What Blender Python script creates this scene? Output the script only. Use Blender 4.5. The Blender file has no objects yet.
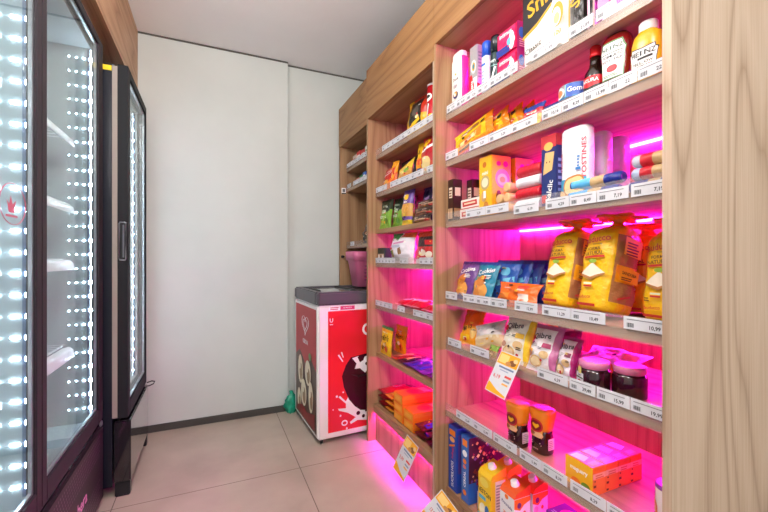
import bpy, bmesh, math, random
from mathutils import Vector, Matrix, noise, Euler
from mathutils.geometry import tessellate_polygon
random.seed(7)
PI = math.pi
C = bpy.context.scene.collection
SC = bpy.context.scene

# ------------------------------------------------------------------ camera
cam = bpy.data.cameras.new('camera')
cam.sensor_width = 36.0
cam.lens = 36.0 * 386.0 / 768.0
cam.shift_y = 2.5 / 768.0
cam.clip_start = 0.02
cam_o = bpy.data.objects.new('camera', cam)
C.objects.link(cam_o)
cam_o.location = (0, 0, 1.2)
cam_o.rotation_euler = (PI / 2, 0, -math.radians(24.25))
SC.camera = cam_o

# ------------------------------------------------------------------ light and exposure
SC.view_settings.view_transform = 'Standard'
SC.view_settings.look = 'None'
SC.view_settings.gamma = 1.0
SC.view_settings.exposure = 0.45
w = bpy.data.worlds.new('daylight')
SC.world = w
w.use_nodes = True
w.node_tree.nodes['Background'].inputs[0].default_value = (0.96, 0.98, 1.0, 1)
w.node_tree.nodes['Background'].inputs[1].default_value = 0.7


def area(name, loc, rot, sx, sy, power, col=(1, 1, 1)):
    d = bpy.data.lights.new(name, 'AREA')
    d.shape = 'RECTANGLE'
    d.size = sx
    d.size_y = sy
    d.energy = power
    d.color = col
    o = bpy.data.objects.new(name, d)
    C.objects.link(o)
    o.location = loc
    o.rotation_euler = rot
    return o


def fill_point(loc, power, col):  # unseen point light added as fill for ceiling and back wall
    d = bpy.data.lights.new('fill_light', 'POINT')
    d.energy = power
    d.color = col
    d.shadow_soft_size = 0.16
    o = bpy.data.objects.new('fill_light', d)
    C.objects.link(o)
    o.location = loc


fill_point((0.0, 1.25, 2.38), 23, (1, 0.985, 0.97))
fill_point((0.1, 0.35, 2.32), 25, (1, 0.985, 0.97))
fill_point((0.1, -0.75, 2.32), 36, (1, 0.985, 0.97))
LED_PINK = 105.0      # under-shelf strips
LED_WHITE = 6.5      # fridge strips


# ------------------------------------------------------------------ materials
def lin(h):
    h = h.lstrip('#')
    out = []
    for i in (0, 2, 4):
        v = int(h[i:i + 2], 16) / 255.0
        out.append(v / 12.92 if v <= 0.04045 else ((v + 0.055) / 1.055) ** 2.4)
    return (*out, 1.0)


_mats = {}


def pm(hexc, r=0.45, m=0.0, kind='plain', alpha=1.0, coat=0.0):
    key = (hexc, r, m, kind, alpha, coat)
    if key in _mats:
        return _mats[key]
    mt = bpy.data.materials.new('%s_%s' % (kind, hexc.lstrip('#')))
    mt.use_nodes = True
    nt = mt.node_tree
    b = nt.nodes['Principled BSDF']
    b.inputs['Base Color'].default_value = lin(hexc)
    b.inputs['Roughness'].default_value = r
    b.inputs['Metallic'].default_value = m
    b.inputs['Alpha'].default_value = alpha
    b.inputs['Coat Weight'].default_value = coat
    b.inputs['Coat Roughness'].default_value = 0.08
    if kind in ('foil', 'speck'):
        tc = nt.nodes.new('ShaderNodeTexCoord')
        n = nt.nodes.new('ShaderNodeTexNoise')
        n.inputs['Scale'].default_value = 38
        n.inputs['Detail'].default_value = 3
        nt.links.new(tc.outputs['Object'], n.inputs['Vector'])
    if kind == 'foil':
        bp = nt.nodes.new('ShaderNodeBump')
        bp.inputs['Strength'].default_value = 0.85
        bp.inputs['Distance'].default_value = 0.008
        nt.links.new(n.outputs['Fac'], bp.inputs['Height'])
        nt.links.new(bp.outputs['Normal'], b.inputs['Normal'])
    _mats[key] = mt
    return mt


def foil(h):
    return pm(h, 0.28, 0.0, 'foil')


def ink(h):
    return pm(h, 0.4, 0.0, 'ink')


def emit(name, col, strength):
    mt = bpy.data.materials.new(name)
    mt.use_nodes = True
    nt = mt.node_tree
    nt.nodes.remove(nt.nodes['Principled BSDF'])
    e = nt.nodes.new('ShaderNodeEmission')
    e.inputs[0].default_value = (*col, 1)
    e.inputs[1].default_value = strength
    nt.links.new(e.outputs[0], nt.nodes['Material Output'].inputs[0])
    return mt


def ramp(nt, stops):
    r = nt.nodes.new('ShaderNodeValToRGB')
    els = r.color_ramp.elements
    while len(els) < len(stops):
        els.new(0.5)
    for e, (p, c) in zip(els, stops):
        e.position = p
        e.color = lin(c)
    return r


def wood(name, axis, c1, c2, c3, scale=1.0, rough=0.5):
    """oak veneer, grain running along one axis, with long cathedral figures"""
    mt = bpy.data.materials.new(name)
    mt.use_nodes = True
    nt = mt.node_tree
    b = nt.nodes['Principled BSDF']
    tc = nt.nodes.new('ShaderNodeTexCoord')

    def mapped(long, cross):
        mp = nt.nodes.new('ShaderNodeMapping')
        s = [cross * scale] * 3
        s['xyz'.index(axis)] = long * scale
        mp.inputs['Scale'].default_value = s
        nt.links.new(tc.outputs['Object'], mp.inputs['Vector'])
        return mp
    m1 = mapped(0.38, 3.6)
    n1 = nt.nodes.new('ShaderNodeTexNoise')
    n1.inputs['Scale'].default_value = 1.0
    n1.inputs['Detail'].default_value = 1.5
    nt.links.new(m1.outputs[0], n1.inputs['Vector'])
    mul = nt.nodes.new('ShaderNodeMath')
    mul.operation = 'MULTIPLY'
    mul.inputs[1].default_value = 26.0
    nt.links.new(n1.outputs['Fac'], mul.inputs[0])
    fr = nt.nodes.new('ShaderNodeMath')
    fr.operation = 'PINGPONG'
    fr.inputs[1].default_value = 1.0
    nt.links.new(mul.outputs[0], fr.inputs[0])
    m2 = mapped(4.0, 210.0)
    n2 = nt.nodes.new('ShaderNodeTexNoise')
    n2.inputs['Scale'].default_value = 1.0
    n2.inputs['Detail'].default_value = 3
    nt.links.new(m2.outputs[0], n2.inputs['Vector'])
    mx = nt.nodes.new('ShaderNodeMix')
    mx.data_type = 'FLOAT'
    mx.inputs[0].default_value = 0.55
    pw = nt.nodes.new('ShaderNodeMath')
    pw.operation = 'POWER'
    pw.inputs[1].default_value = 0.45
    nt.links.new(fr.outputs[0], pw.inputs[0])
    nt.links.new(pw.outputs[0], mx.inputs[2])
    nt.links.new(n2.outputs['Fac'], mx.inputs[3])
    rp = ramp(nt, [(0.3, c1), (0.56, c2), (0.8, c3)])
    nt.links.new(mx.outputs[0], rp.inputs[0])
    nt.links.new(rp.outputs[0], b.inputs['Base Color'])
    b.inputs['Roughness'].default_value = rough
    return mt


OAK = ('#8b6647', '#a17b57', '#b08b66')
wood_v = wood('oak_upright', 'z', *OAK)
wood_h = wood('oak_header', 'y', '#7f5630', '#946a3f', '#a1774b')
wood_e = wood('oak_end_panel', 'z', '#9a7f66', '#b59c84', '#c2ab95')
wood_p = wood('oak_shelf', 'y', *OAK)
wood_fascia = wood('oak_fascia', 'y', '#9a7150', '#b58a66', '#c29b78')


def plaster(name, c1, c2, scale=3.0, rough=0.85):
    mt = bpy.data.materials.new(name)
    mt.use_nodes = True
    nt = mt.node_tree
    b = nt.nodes['Principled BSDF']
    tc = nt.nodes.new('ShaderNodeTexCoord')
    n = nt.nodes.new('ShaderNodeTexNoise')
    n.inputs['Scale'].default_value = scale
    n.inputs['Detail'].default_value = 4
    nt.links.new(tc.outputs['Object'], n.inputs['Vector'])
    rp = ramp(nt, [(0.3, c1), (0.7, c2)])
    nt.links.new(n.outputs['Fac'], rp.inputs[0])
    nt.links.new(rp.outputs[0], b.inputs['Base Color'])
    b.inputs['Roughness'].default_value = rough
    return mt


def tile_floor():
    mt = bpy.data.materials.new('porcelain_tile')
    mt.use_nodes = True
    nt = mt.node_tree
    b = nt.nodes['Principled BSDF']
    tc = nt.nodes.new('ShaderNodeTexCoord')
    n = nt.nodes.new('ShaderNodeTexNoise')
    n.inputs['Scale'].default_value = 3.5
    n.inputs['Detail'].default_value = 6
    nt.links.new(tc.outputs['Object'], n.inputs['Vector'])
    rp = ramp(nt, [(0.3, '#af9d8f'), (0.7, '#c2b1a2')])
    nt.links.new(n.outputs['Fac'], rp.inputs[0])
    sep = nt.nodes.new('ShaderNodeSeparateXYZ')
    nt.links.new(tc.outputs['Object'], sep.inputs[0])
    ds = []
    for ax, org in ((0, 0.47), (1, 2.215)):
        a = nt.nodes.new('ShaderNodeMath')
        a.operation = 'SUBTRACT'
        a.inputs[1].default_value = org - 0.45
        nt.links.new(sep.outputs[ax], a.inputs[0])
        m = nt.nodes.new('ShaderNodeMath')
        m.operation = 'FLOORED_MODULO'
        m.inputs[1].default_value = 0.9
        nt.links.new(a.outputs[0], m.inputs[0])
        s = nt.nodes.new('ShaderNodeMath')
        s.operation = 'SUBTRACT'
        s.inputs[1].default_value = 0.45
        nt.links.new(m.outputs[0], s.inputs[0])
        ab = nt.nodes.new('ShaderNodeMath')
        ab.operation = 'ABSOLUTE'
        nt.links.new(s.outputs[0], ab.inputs[0])
        ds.append(ab)
    mn = nt.nodes.new('ShaderNodeMath')
    mn.operation = 'MINIMUM'
    nt.links.new(ds[0].outputs[0], mn.inputs[0])
    nt.links.new(ds[1].outputs[0], mn.inputs[1])
    lt = nt.nodes.new('ShaderNodeMath')
    lt.operation = 'LESS_THAN'
    lt.inputs[1].default_value = 0.0022
    nt.links.new(mn.outputs[0], lt.inputs[0])
    mx = nt.nodes.new('ShaderNodeMix')
    mx.data_type = 'RGBA'
    nt.links.new(lt.outputs[0], mx.inputs[0])
    nt.links.new(rp.outputs[0], mx.inputs[6])
    mx.inputs[7].default_value = lin('#6c5c50')
    nt.links.new(mx.outputs[2], b.inputs['Base Color'])
    b.inputs['Roughness'].default_value = 0.42
    return mt


def thin_glass(name, f0=0.02, tint=(0.97, 0.99, 0.985), rough=0.0):
    mt = bpy.data.materials.new(name)
    mt.use_nodes = True
    nt = mt.node_tree
    nt.nodes.remove(nt.nodes['Principled BSDF'])
    t = nt.nodes.new('ShaderNodeBsdfTransparent')
    t.inputs[0].default_value = (*tint, 1)
    g = nt.nodes.new('ShaderNodeBsdfGlossy')
    g.inputs['Roughness'].default_value = rough
    lw = nt.nodes.new('ShaderNodeLayerWeight')
    lw.inputs[0].default_value = 0.5
    pw = nt.nodes.new('ShaderNodeMath')
    pw.operation = 'POWER'
    pw.inputs[1].default_value = 5.0
    nt.links.new(lw.outputs['Facing'], pw.inputs[0])
    f = nt.nodes.new('ShaderNodeMath')
    f.operation = 'MULTIPLY_ADD'
    f.inputs[1].default_value = 0.40
    f.inputs[2].default_value = f0
    nt.links.new(pw.outputs[0], f.inputs[0])
    mx = nt.nodes.new('ShaderNodeMixShader')
    nt.links.new(f.outputs[0], mx.inputs[0])
    nt.links.new(t.outputs[0], mx.inputs[1])
    nt.links.new(g.outputs[0], mx.inputs[2])
    nt.links.new(mx.outputs[0], nt.nodes['Material Output'].inputs[0])
    return mt


glass = thin_glass('door_glass')
rail_plastic = pm('#d5cfcc', 0.15, 0, 'clear', 0.14)
paper = pm('#d3d4d8', 0.6, 0, 'paper')
black_ink = ink('#16161a')
white = pm('#f4f3f0', 0.4)
pink_led = emit('magenta_led', (1.0, 0.012, 0.85), LED_PINK)
pink_dim = emit('magenta_led_dim', (1.0, 0.012, 0.6), LED_PINK * 0.16)
white_led = emit('white_led', (0.86, 0.94, 1.0), LED_WHITE * 3)
black_plastic = pm('#17181c', 0.35)
dark_metal = pm('#2b2c30', 0.35, 0.3)

# ------------------------------------------------------------------ mesh building
_text_cache = {}


def text_tris(s):
    if s in _text_cache:
        return _text_cache[s]
    cu = bpy.data.curves.new('t', 'FONT')
    cu.body = s
    cu.size = 1.0
    cu.align_x = 'CENTER'
    cu.align_y = 'CENTER'
    cu.resolution_u = 2
    cu.offset = 0.018
    o = bpy.data.objects.new('t', cu)
    C.objects.link(o)
    dg = bpy.context.evaluated_depsgraph_get()
    me = bpy.data.meshes.new_from_object(o.evaluated_get(dg))
    me.calc_loop_triangles()
    vs = [(v.co.x, v.co.y) for v in me.vertices]
    tr = [tuple(vs[i] for i in t.vertices) for t in me.loop_triangles]
    bpy.data.objects.remove(o)
    bpy.data.curves.remove(cu)
    bpy.data.meshes.remove(me)
    _text_cache[s] = tr
    return tr


def sub_tris(tr, k):
    for _ in range(k):
        out = []
        for a, b, c in tr:
            ab = ((a[0] + b[0]) / 2, (a[1] + b[1]) / 2)
            bc = ((b[0] + c[0]) / 2, (b[1] + c[1]) / 2)
            ca = ((c[0] + a[0]) / 2, (c[1] + a[1]) / 2)
            out += [(a, ab, ca), (ab, b, bc), (ca, bc, c), (ab, bc, ca)]
        tr = out
    return tr


class MB:
    def __init__(self):
        self.bm = bmesh.new()
        self.mats = []

    def mi(self, m):
        if m not in self.mats:
            self.mats.append(m)
        return self.mats.index(m)

    def face(self, pts, mat, smooth=False):
        f = self.bm.faces.new([self.bm.verts.new(p) for p in pts])
        f.material_index = self.mi(mat)
        f.smooth = smooth
        return f

    def box(self, x0, x1, y0, y1, z0, z1, mat, bev=0.0, M=None):
        t = bmesh.new()
        bmesh.ops.create_cube(t, size=1.0)
        for v in t.verts:
            v.co = Vector(((x0 + x1) / 2 + v.co.x * (x1 - x0), (y0 + y1) / 2 + v.co.y * (y1 - y0),
                           (z0 + z1) / 2 + v.co.z * (z1 - z0)))
        if bev:
            bmesh.ops.bevel(t, geom=t.edges[:], offset=bev, segments=2, affect='EDGES', clamp_overlap=True)
        if M:
            t.transform(M)
        self.merge(t, mat, False)
        return self

    def merge(self, t, mat, smooth):
        k = self.mi(mat)
        mp = {v: self.bm.verts.new(v.co) for v in t.verts}
        for f in t.faces:
            nf = self.bm.faces.new([mp[v] for v in f.verts])
            nf.material_index = k
            nf.smooth = smooth
        t.free()

    def grid(self, P, nu, nv, matf, closed_u=False, smooth=True):
        """P(i,j) -> point; quads with material matf(i,j)"""
        vs = [[self.bm.verts.new(P(i, j)) for i in range(nu if closed_u else nu + 1)] for j in range(nv + 1)]
        n = nu
        for j in range(nv):
            for i in range(nu):
                i2 = (i + 1) % nu if closed_u else i + 1
                f = self.bm.faces.new((vs[j][i], vs[j][i2], vs[j + 1][i2], vs[j + 1][i]))
                f.material_index = self.mi(matf(i, j))
                f.smooth = smooth
        return vs

    def loft(self, prof, matf, seg=28, p=2.0, cx=0, cy=0, caps=True):
        """prof: list of (rx, ry, z); superellipse sections of power p"""
        def P(i, j):
            rx, ry, z = prof[j][:3]
            a = 2 * PI * i / seg
            c, s = math.cos(a), math.sin(a)
            return (cx + rx * math.copysign(abs(c) ** (2 / p), c), cy + ry * math.copysign(abs(s) ** (2 / p), s), z)
        mf = matf if callable(matf) else (lambda i, j: matf)
        vs = self.grid(P, seg, len(prof) - 1, mf, True)
        if caps:
            f = self.bm.faces.new(list(reversed(vs[0])))
            f.material_index = self.mi(mf(0, 0))
            f = self.bm.faces.new(vs[-1])
            f.material_index = self.mi(mf(0, len(prof) - 2))
        return self

    def tube(self, pts, r, mat, seg=8):
        pts = [Vector(p) for p in pts]
        rings = []
        for k, p in enumerate(pts):
            d = (pts[min(k + 1, len(pts) - 1)] - pts[max(k - 1, 0)]).normalized()
            u = d.cross(Vector((0, 0, 1)))
            if u.length < 1e-3:
                u = d.cross(Vector((0, 1, 0)))
            u.normalize()
            v = d.cross(u)
            rings.append([self.bm.verts.new(p + r * (math.cos(2 * PI * i / seg) * u + math.sin(2 * PI * i / seg) * v))
                          for i in range(seg)])
        k = self.mi(mat)
        for a, b in zip(rings, rings[1:]):
            for i in range(seg):
                f = self.bm.faces.new((a[i], a[(i + 1) % seg], b[(i + 1) % seg], b[i]))
                f.material_index = k
                f.smooth = True
        for rr in (list(reversed(rings[0])), rings[-1]):
            self.bm.faces.new(rr).material_index = k
        return self

    def art(self, S, W, H, items, step=0.0004, sub=0, base=0.0004):
        """print flat artwork on a surface.  S(u, v, off) -> point, u and v in 0..1, W x H metres.
        r: rectangle, e: ellipse, p: polygon, t: text, l: block of small print lines"""
        for n, it in enumerate(items):
            off = base + step * n
            k = it[0]
            if k == 'r':
                _, a, b, c, d, m = it
                tr = [((a, b), (c, b), (c, d)), ((a, b), (c, d), (a, d))]
                tr = sub_tris(tr, sub)
            elif k == 'e':
                _, cu, cv, ru, rv, m = it
                q = [(cu + ru * math.cos(2 * PI * i / 20), cv + rv * math.sin(2 * PI * i / 20)) for i in range(20)]
                tr = sub_tris([((cu, cv), q[i], q[(i + 1) % 20]) for i in range(20)], max(0, sub - 1))
            elif k == 'p':
                _, q, m = it
                idx = tessellate_polygon([[Vector((x * W, y * H, 0)) for x, y in q]])
                tr = []
                for t in idx:
                    a, b, c = (q[i] for i in t)
                    if (b[0] - a[0]) * (c[1] - a[1]) - (b[1] - a[1]) * (c[0] - a[0]) < 0:
                        b, c = c, b
                    tr.append((a, b, c))
                tr = sub_tris(tr, sub)
            elif k == 't':
                s, cu, cv, size, m = it[1:6]
                rot = math.radians(it[6]) if len(it) > 6 else 0
                cr, sr = math.cos(rot), math.sin(rot)
                sq = it[7] if len(it) > 7 else 1.0
                tr = []
                for t in text_tris(s):
                    tr.append(tuple((cu + size * H * (x * sq * cr - y * sr) / W, cv + size * (x * sq * sr + y * cr)) for x, y in t))
            elif k == 'l':
                _, a, b, c, d, rows, m = it
                tr = []
                for q in range(rows):
                    y0 = b + (d - b) * q / rows
                    y1 = y0 + (d - b) * 0.5 / rows
                    e = c - (c - a) * random.random() * 0.35
                    tr += [((a, y0), (e, y0), (e, y1)), ((a, y0), (e, y1), (a, y1))]
            mi = self.mi(m)
            cache = {}
            for t in tr:
                vs = []
                for q in t:
                    kk = (round(q[0], 5), round(q[1], 5))
                    if kk not in cache:
                        cache[kk] = self.bm.verts.new(S(q[0], q[1], off))
                    vs.append(cache[kk])
                if len(set(vs)) < 3:
                    continue
                try:
                    f = self.bm.faces.new(vs)
                    f.material_index = mi
                    f.smooth = sub > 0
                except ValueError:
                    pass
        return self

    def build(self, name, parent=None, loc=None, rot=None):
        me = bpy.data.meshes.new(name)
        self.bm.normal_update()
        self.bm.to_mesh(me)
        self.bm.free()
        for m in self.mats:
            me.materials.append(m)
        o = bpy.data.objects.new(name, me)
        C.objects.link(o)
        if parent is not None:
            o.parent = parent
        if loc is not None:
            o.location = loc
        if rot is not None:
            o.rotation_euler = rot
        return o


def tag(o, label, cat, group=None):
    o['label'] = label
    o['category'] = cat
    if group:
        o['group'] = group
    return o


def thing(name, label, cat, loc, rot=(0, 0, 0), group=None):
    o = bpy.data.objects.new(name, None)
    o.empty_display_size = 0.05
    C.objects.link(o)
    o.location = loc
    o.rotation_euler = rot
    return tag(o, label, cat, group)


def struct(name, mb, parent=None):
    o = mb.build(name, parent)
    if parent is None:
        o['kind'] = 'structure'
    return o


RZ = -PI / 2      # a product whose front (-Y) faces the aisle (-X)


def duplicate(o, loc=None, rot=None, parent=None):
    c = o.copy()
    C.objects.link(c)
    if parent is not None:
        c.parent = parent
    if loc is not None:
        c.location = loc
    if rot is not None:
        c.rotation_euler = rot
    for ch in list(o.children):
        duplicate(ch, parent=c)
    return c


# faces of an upright box of width W (x), depth D (y), height H; front at y=-D/2
def Ffront(W, D, H):
    return lambda u, v, o: (-W / 2 + u * W, -D / 2 - o, v * H)


def Fright(W, D, H):
    return lambda u, v, o: (W / 2 + o, -D / 2 + u * D, v * H)


def Fleft(W, D, H):
    return lambda u, v, o: (-W / 2 - o, D / 2 - u * D, v * H)


def Ftop(W, D, H):
    return lambda u, v, o: (-W / 2 + u * W, -D / 2 + v * D, H + o)


def carton(name, label, cat, x, y, z, W, D, H, mat, front=(), right=(), top=(), group=None, rot=0.0, bev=0.002, parent=None):
    """x is the front plane, y the middle; printed box"""
    mb = MB().box(-W / 2, W / 2, -D / 2, D / 2, 0, H, mat, bev)
    mb.art(Ffront(W, D, H), W, H, front)
    mb.art(Fright(W, D, H), D, H, right)
    mb.art(Ftop(W, D, H), W, D, top)
    o = mb.build(name, None, (x + D / 2, y, z), (0, 0, RZ + rot))
    return tag(o, label, cat, group)


def bag_surface(W, H, T, seed=0, wr=0.005, seal=0.06):
    def S(u, v, off, side=-1):
        a = abs(2 * u - 1)
        vv = min(1, max(0, (v - seal) / (1 - 2 * seal)))
        g = max(0.0, math.sin(PI * vv)) ** 0.55
        prof = max(0.0, 1 - a ** 2.6) ** 0.62
        th = T / 2 * prof * g
        n = noise.noise(Vector((u * 4.1 + seed * 7.3, v * 5.3, side * 3.7 + seed))) * wr * (0.35 + g)
        n += noise.noise(Vector((u * 11 + seed, v * 9, side + 5.0))) * wr * 0.45 * g
        pinch = 1 - 0.09 * g * min(1, a * 1.2) - 0.02 * math.sin(9 * v + seed)
        x = (u - 0.5) * W * pinch
        return (x, side * (th + 0.0012 + off + max(0, th / T * 2) * 0 + n * (1 if g > 0.05 else 0.3) * (0 if a > 0.985 else 1)), v * H)
    return S


def bag_mesh(W, H, T, colf, items=(), seed=0, wr=0.005, nu=18, nv=22, back=None, mb=None):
    mb = mb or MB()
    S = bag_surface(W, H, T, seed, wr)
    cf = colf if callable(colf) else (lambda u, v: colf)
    bk = back or cf(0.5, 0.5)
    mb.grid(lambda i, j: S(i / nu, j / nv, 0, -1), nu, nv, lambda i, j: cf((i + .5) / nu, (j + .5) / nv))
    mb.grid(lambda i, j: S(1 - i / nu, j / nv, 0, 1), nu, nv, lambda i, j: (cf(1 - (i + .5) / nu, (j + .5) / nv) if back is None else bk))
    mb.art(S, W, H, items, step=0.0005, sub=2, base=0.0012)
    return mb


def small_print(seed):
    """little printed marks every packet carries"""
    r = random.Random(seed)
    out = []
    for k in range(3):
        a, b = 0.1 + 0.6 * r.random(), 0.1 + 0.72 * r.random()
        out.append(('l', a, b, a + 0.1 + 0.14 * r.random(), b + 0.03 + 0.05 * r.random(), 2, ink(r.choice(['#f4f2ee', '#2a2224', '#f3d24a']))))
    for k in range(3):
        a, b = 0.12 + 0.7 * r.random(), 0.12 + 0.74 * r.random()
        out.append(('e', a, b, 0.025 + 0.03 * r.random(), 0.02 + 0.025 * r.random(), ink(r.choice(['#f4f2ee', '#c8302e', '#f0b02a', '#3a2a26']))))
    return out


def bag(name, label, cat, x, y, z, W, H, T, colf, items=(), lean=0.0, turn=0.0, roll=0.0, group=None, seed=0, wr=0.0065, back=None):
    """x, y, z: middle of the bottom edge; lean tips the top away from the aisle, roll turns it in its own plane"""
    mb = bag_mesh(W, H, T, colf, list(items) + small_print(seed + len(label)), seed, wr, back=back)
    if roll:
        mb.bm.transform(Matrix.Rotation(roll, 4, 'Y'))
        lo = min(v.co.z for v in mb.bm.verts)
        mb.bm.transform(Matrix.Translation((0, 0, -lo)))
    o = mb.build(name, None, (x, y, z), (-lean, 0, RZ + turn))
    o.location.z = z + lift(o, z)
    return tag(o, label, cat, group)


def lift(o, z):
    """how far to raise a tilted thing so its lowest point rests at height z"""
    R = o.rotation_euler.to_matrix()
    lo = min((R @ v.co).z for v in o.data.vertices)
    return -lo


def lathe_prof(pts):
    return [(r, r, z) for r, z in pts]


def cyl_surface(rx, ry, z0, z1, arc=150, p=2.0):
    """front-facing label surface on a round or squarish body"""
    def S(u, v, off):
        a = math.radians(-90 + (u - 0.5) * arc)
        c, s = math.cos(a), math.sin(a)
        return ((rx + off) * math.copysign(abs(c) ** (2 / p), c), (ry + off) * math.copysign(abs(s) ** (2 / p), s), z0 + v * (z1 - z0))
    return S


# ------------------------------------------------------------------ room
wall_m = plaster('cream_wall', '#ccd0cb', '#d3d6d1')
ceil_m = plaster('ceiling_paint', '#efeceb', '#f3f0ef')
floor_m = tile_floor()
YW, ZC = 3.09, 2.75
struct('floor', MB().box(-1.35, 1.75, -1.6, 3.3, -0.06, 0, floor_m))
struct('ceiling', MB().box(-1.35, 1.75, -1.6, 3.3, ZC, ZC + 0.06, ceil_m))
struct('wall_back', MB().box(-1.35, 0.56, YW, 3.3, 0, ZC - 0.012, wall_m)
       .box(0.56, 1.75, YW + 0.045, 3.3, 0, ZC - 0.012, wall_m))
struct('wall_left', MB().box(-1.35, -1.25, -1.6, YW, 0, ZC, wall_m))
struct('wall_right', MB().box(1.62, 1.75, -1.6, YW + 0.045, 0, ZC, wall_m))
struct('baseboard_back', MB().box(-1.25, 0.56, YW - 0.012, YW, 0, 0.05, pm('#4a4541', 0.5), 0.003))
struct('trim_1', MB().box(-1.25, 0.56, YW - 0.003, YW + 0.06, ZC - 0.012, ZC, pm('#55504b', 0.7)).box(0.56, 1.62, YW + 0.042, YW + 0.06, ZC - 0.012, ZC, pm('#55504b', 0.7)))
# boxed wooden soffit above the fridges
struct('trim_2', MB().box(-1.25, -0.45, -1.0, YW, 2.315, ZC, wood_fascia))

# ------------------------------------------------------------------ shelving units
XFRONT, XRAIL, XB = 0.945, 1.0, 1.452      # panel fronts, rail fronts, back panel


def price_tag(parent, ya, yb, zb, price, h=0.033, x=XRAIL):
    """paper label in the rail between ya (far) and yb (near)"""
    W = ya - yb
    mb = MB().box(-W / 2, W / 2, -0.0006, 0.0006, 0, h, paper)
    items = []
    bw = min(0.4, 0.018 / W)
    x0 = 0.08
    nb = 9
    for i in range(nb):
        a = x0 + bw * i / nb
        items.append(('r', a, 0.16, a + bw / nb * (0.35 + 0.4 * (i * 7 % 3) / 2), 0.5, black_ink))
    items.append(('r', x0, 0.74, 0.86, 0.80, ink('#77777a')))
    if price:
        items.append(('t', price, 0.68, 0.33, 0.40, black_ink))
    mb.art(lambda u, v, o: (-W / 2 + u * W, -0.0006 - o, v * h), W, h, items, step=0.00001, base=0.0003)
    return mb.build('price_tag', parent, (x - 0.0035, (ya + yb) / 2, zb), (0, 0, RZ))


def unit(label, ynear, yfar, pan_near, pan_far, top, header_bottom, shelves, kick, dx=0.0, top_led=False):
    """one open oak shelving unit; shelves: (top z, tags, rail, led)"""
    XF, XS = XFRONT + dx, XRAIL + dx
    o = thing('shelving_unit', label, 'shelving unit', (XB, (ynear + yfar) / 2, 0), group=None)
    ox, oy = XB, (ynear + yfar) / 2

    def P(mb, name, par=o):
        b = mb.build(name, par)
        if par is o:
            b.location = (-ox, -oy, 0)
        return b
    P(MB().box(XF, 1.60, yfar, yfar + pan_far, 0, top, wood_v), 'side_panel')
    if pan_near:
        P(MB().box(XF, 1.60, ynear - pan_near, ynear, 0, top, wood_e), 'side_panel')
    P(MB().box(XB, XB + 0.02, ynear, yfar, 0.0, top, wood_v), 'back_panel')
    P(MB().box(XF - 0.002, XF + 0.018, ynear - (pan_near or 0), yfar + pan_far, header_bottom, top, wood_h, 0.0008)
      .box(XF + 0.018, XB, ynear, yfar, header_bottom, header_bottom + 0.02, wood_p), 'header')
    if kick:
        P(MB().box(XS, XS + 0.018, ynear, yfar, 0, kick, wood_v), 'kick_panel')
    for zt, tags, rail, led in shelves:
        s = P(MB().box(XS + 0.003, XB, ynear + 0.001, yfar - 0.001, zt - 0.028, zt, wood_p, 0.001), 'shelf')
        if rail:
            r0, r1 = rail
            mbr = MB().box(XS - 0.0022, XS - 0.0002, ynear + 0.002, yfar - 0.002, r0, r1, rail_plastic)
            mbr.box(XS - 0.0002, XS + 0.003, ynear + 0.002, yfar - 0.002, zt - 0.004, zt - 0.002, rail_plastic)
            mbr.build('price_rail', s)
        for ya, yb, zb, price in tags:
            price_tag(s, ya, yb, zb, price, x=XS)
    for zl, dim in led_list(shelves, header_bottom, top_led):
        P(MB().box(XB - 0.014, XB - 0.001, ynear + 0.01, yfar - 0.01, zl - 0.009, zl - 0.001, pink_dim if dim else pink_led), 'led_strip_or_glow')
    return o


def led_list(shelves, hb, top_led):
    return [(zt - 0.028, led == 'dim') for zt, t, r, led in shelves if led] + ([(hb, top_led == 'dim')] if top_led else [])


def spans(xs, z, prices):
    return [(a, b, z, p) for (a, b), p in zip(xs, prices)]


def split(a, b, n):
    d = (a - b) / n
    return [(a - i * d, a - (i + 1) * d + 0.002) for i in range(n)]


A1 = spans(split(1.505, 1.055, 6) + [(0.99, 0.885), (0.84, 0.76), (0.75, 0.69), (0.655, 0.57)], 1.869,
           ['9,99', '8,49', '7,29', '12,9', '11,29', '7,99', '11,39', '21,89', '', '18,90'])
B1 = spans([(1.515, 1.42)] + split(1.335, 0.965, 3) + split(0.945, 0.555, 5), 1.654,
           ['5,29', '3,29', '3,29', '5,39', '10,16', '8,29', '13,99', '22', '22'])
C1 = spans(split(1.36, 1.10, 2), 1.374, ['5,29', '3,49']) + spans([(1.075, 0.96)] + split(0.93, 0.655, 3) + [(0.65, 0.55)], 1.359,
                                                                ['6,19', '4,29', '8,49', '7,19', '7,19'])
D1 = spans([(1.515, 1.425)] + split(1.38, 1.11, 3) + [(1.07, 0.965)] + split(0.945, 0.72, 2) + [(0.67, 0.555)], 1.016,
           ['9,39', '10,89', '10,89', '12,99', '12,99', '11,29', '10,49', '10,99'])
E1 = spans([(1.495, 1.395), (1.33, 1.21), (0.965, 0.845), (0.838, 0.752)] + split(0.748, 0.555, 2), 0.806,
           ['9,29', '8,89', '6,29', '29,49', '15,99', '19,99'])
F1 = spans(split(1.43, 1.19, 2) + [(1.185, 1.06)] + split(1.045, 0.845, 2) + split(0.835, 0.60, 2), 0.499,
           ['12,49', '12,49', '9,29', '5,99', '8,39', '8,29', '8,29'])
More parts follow.
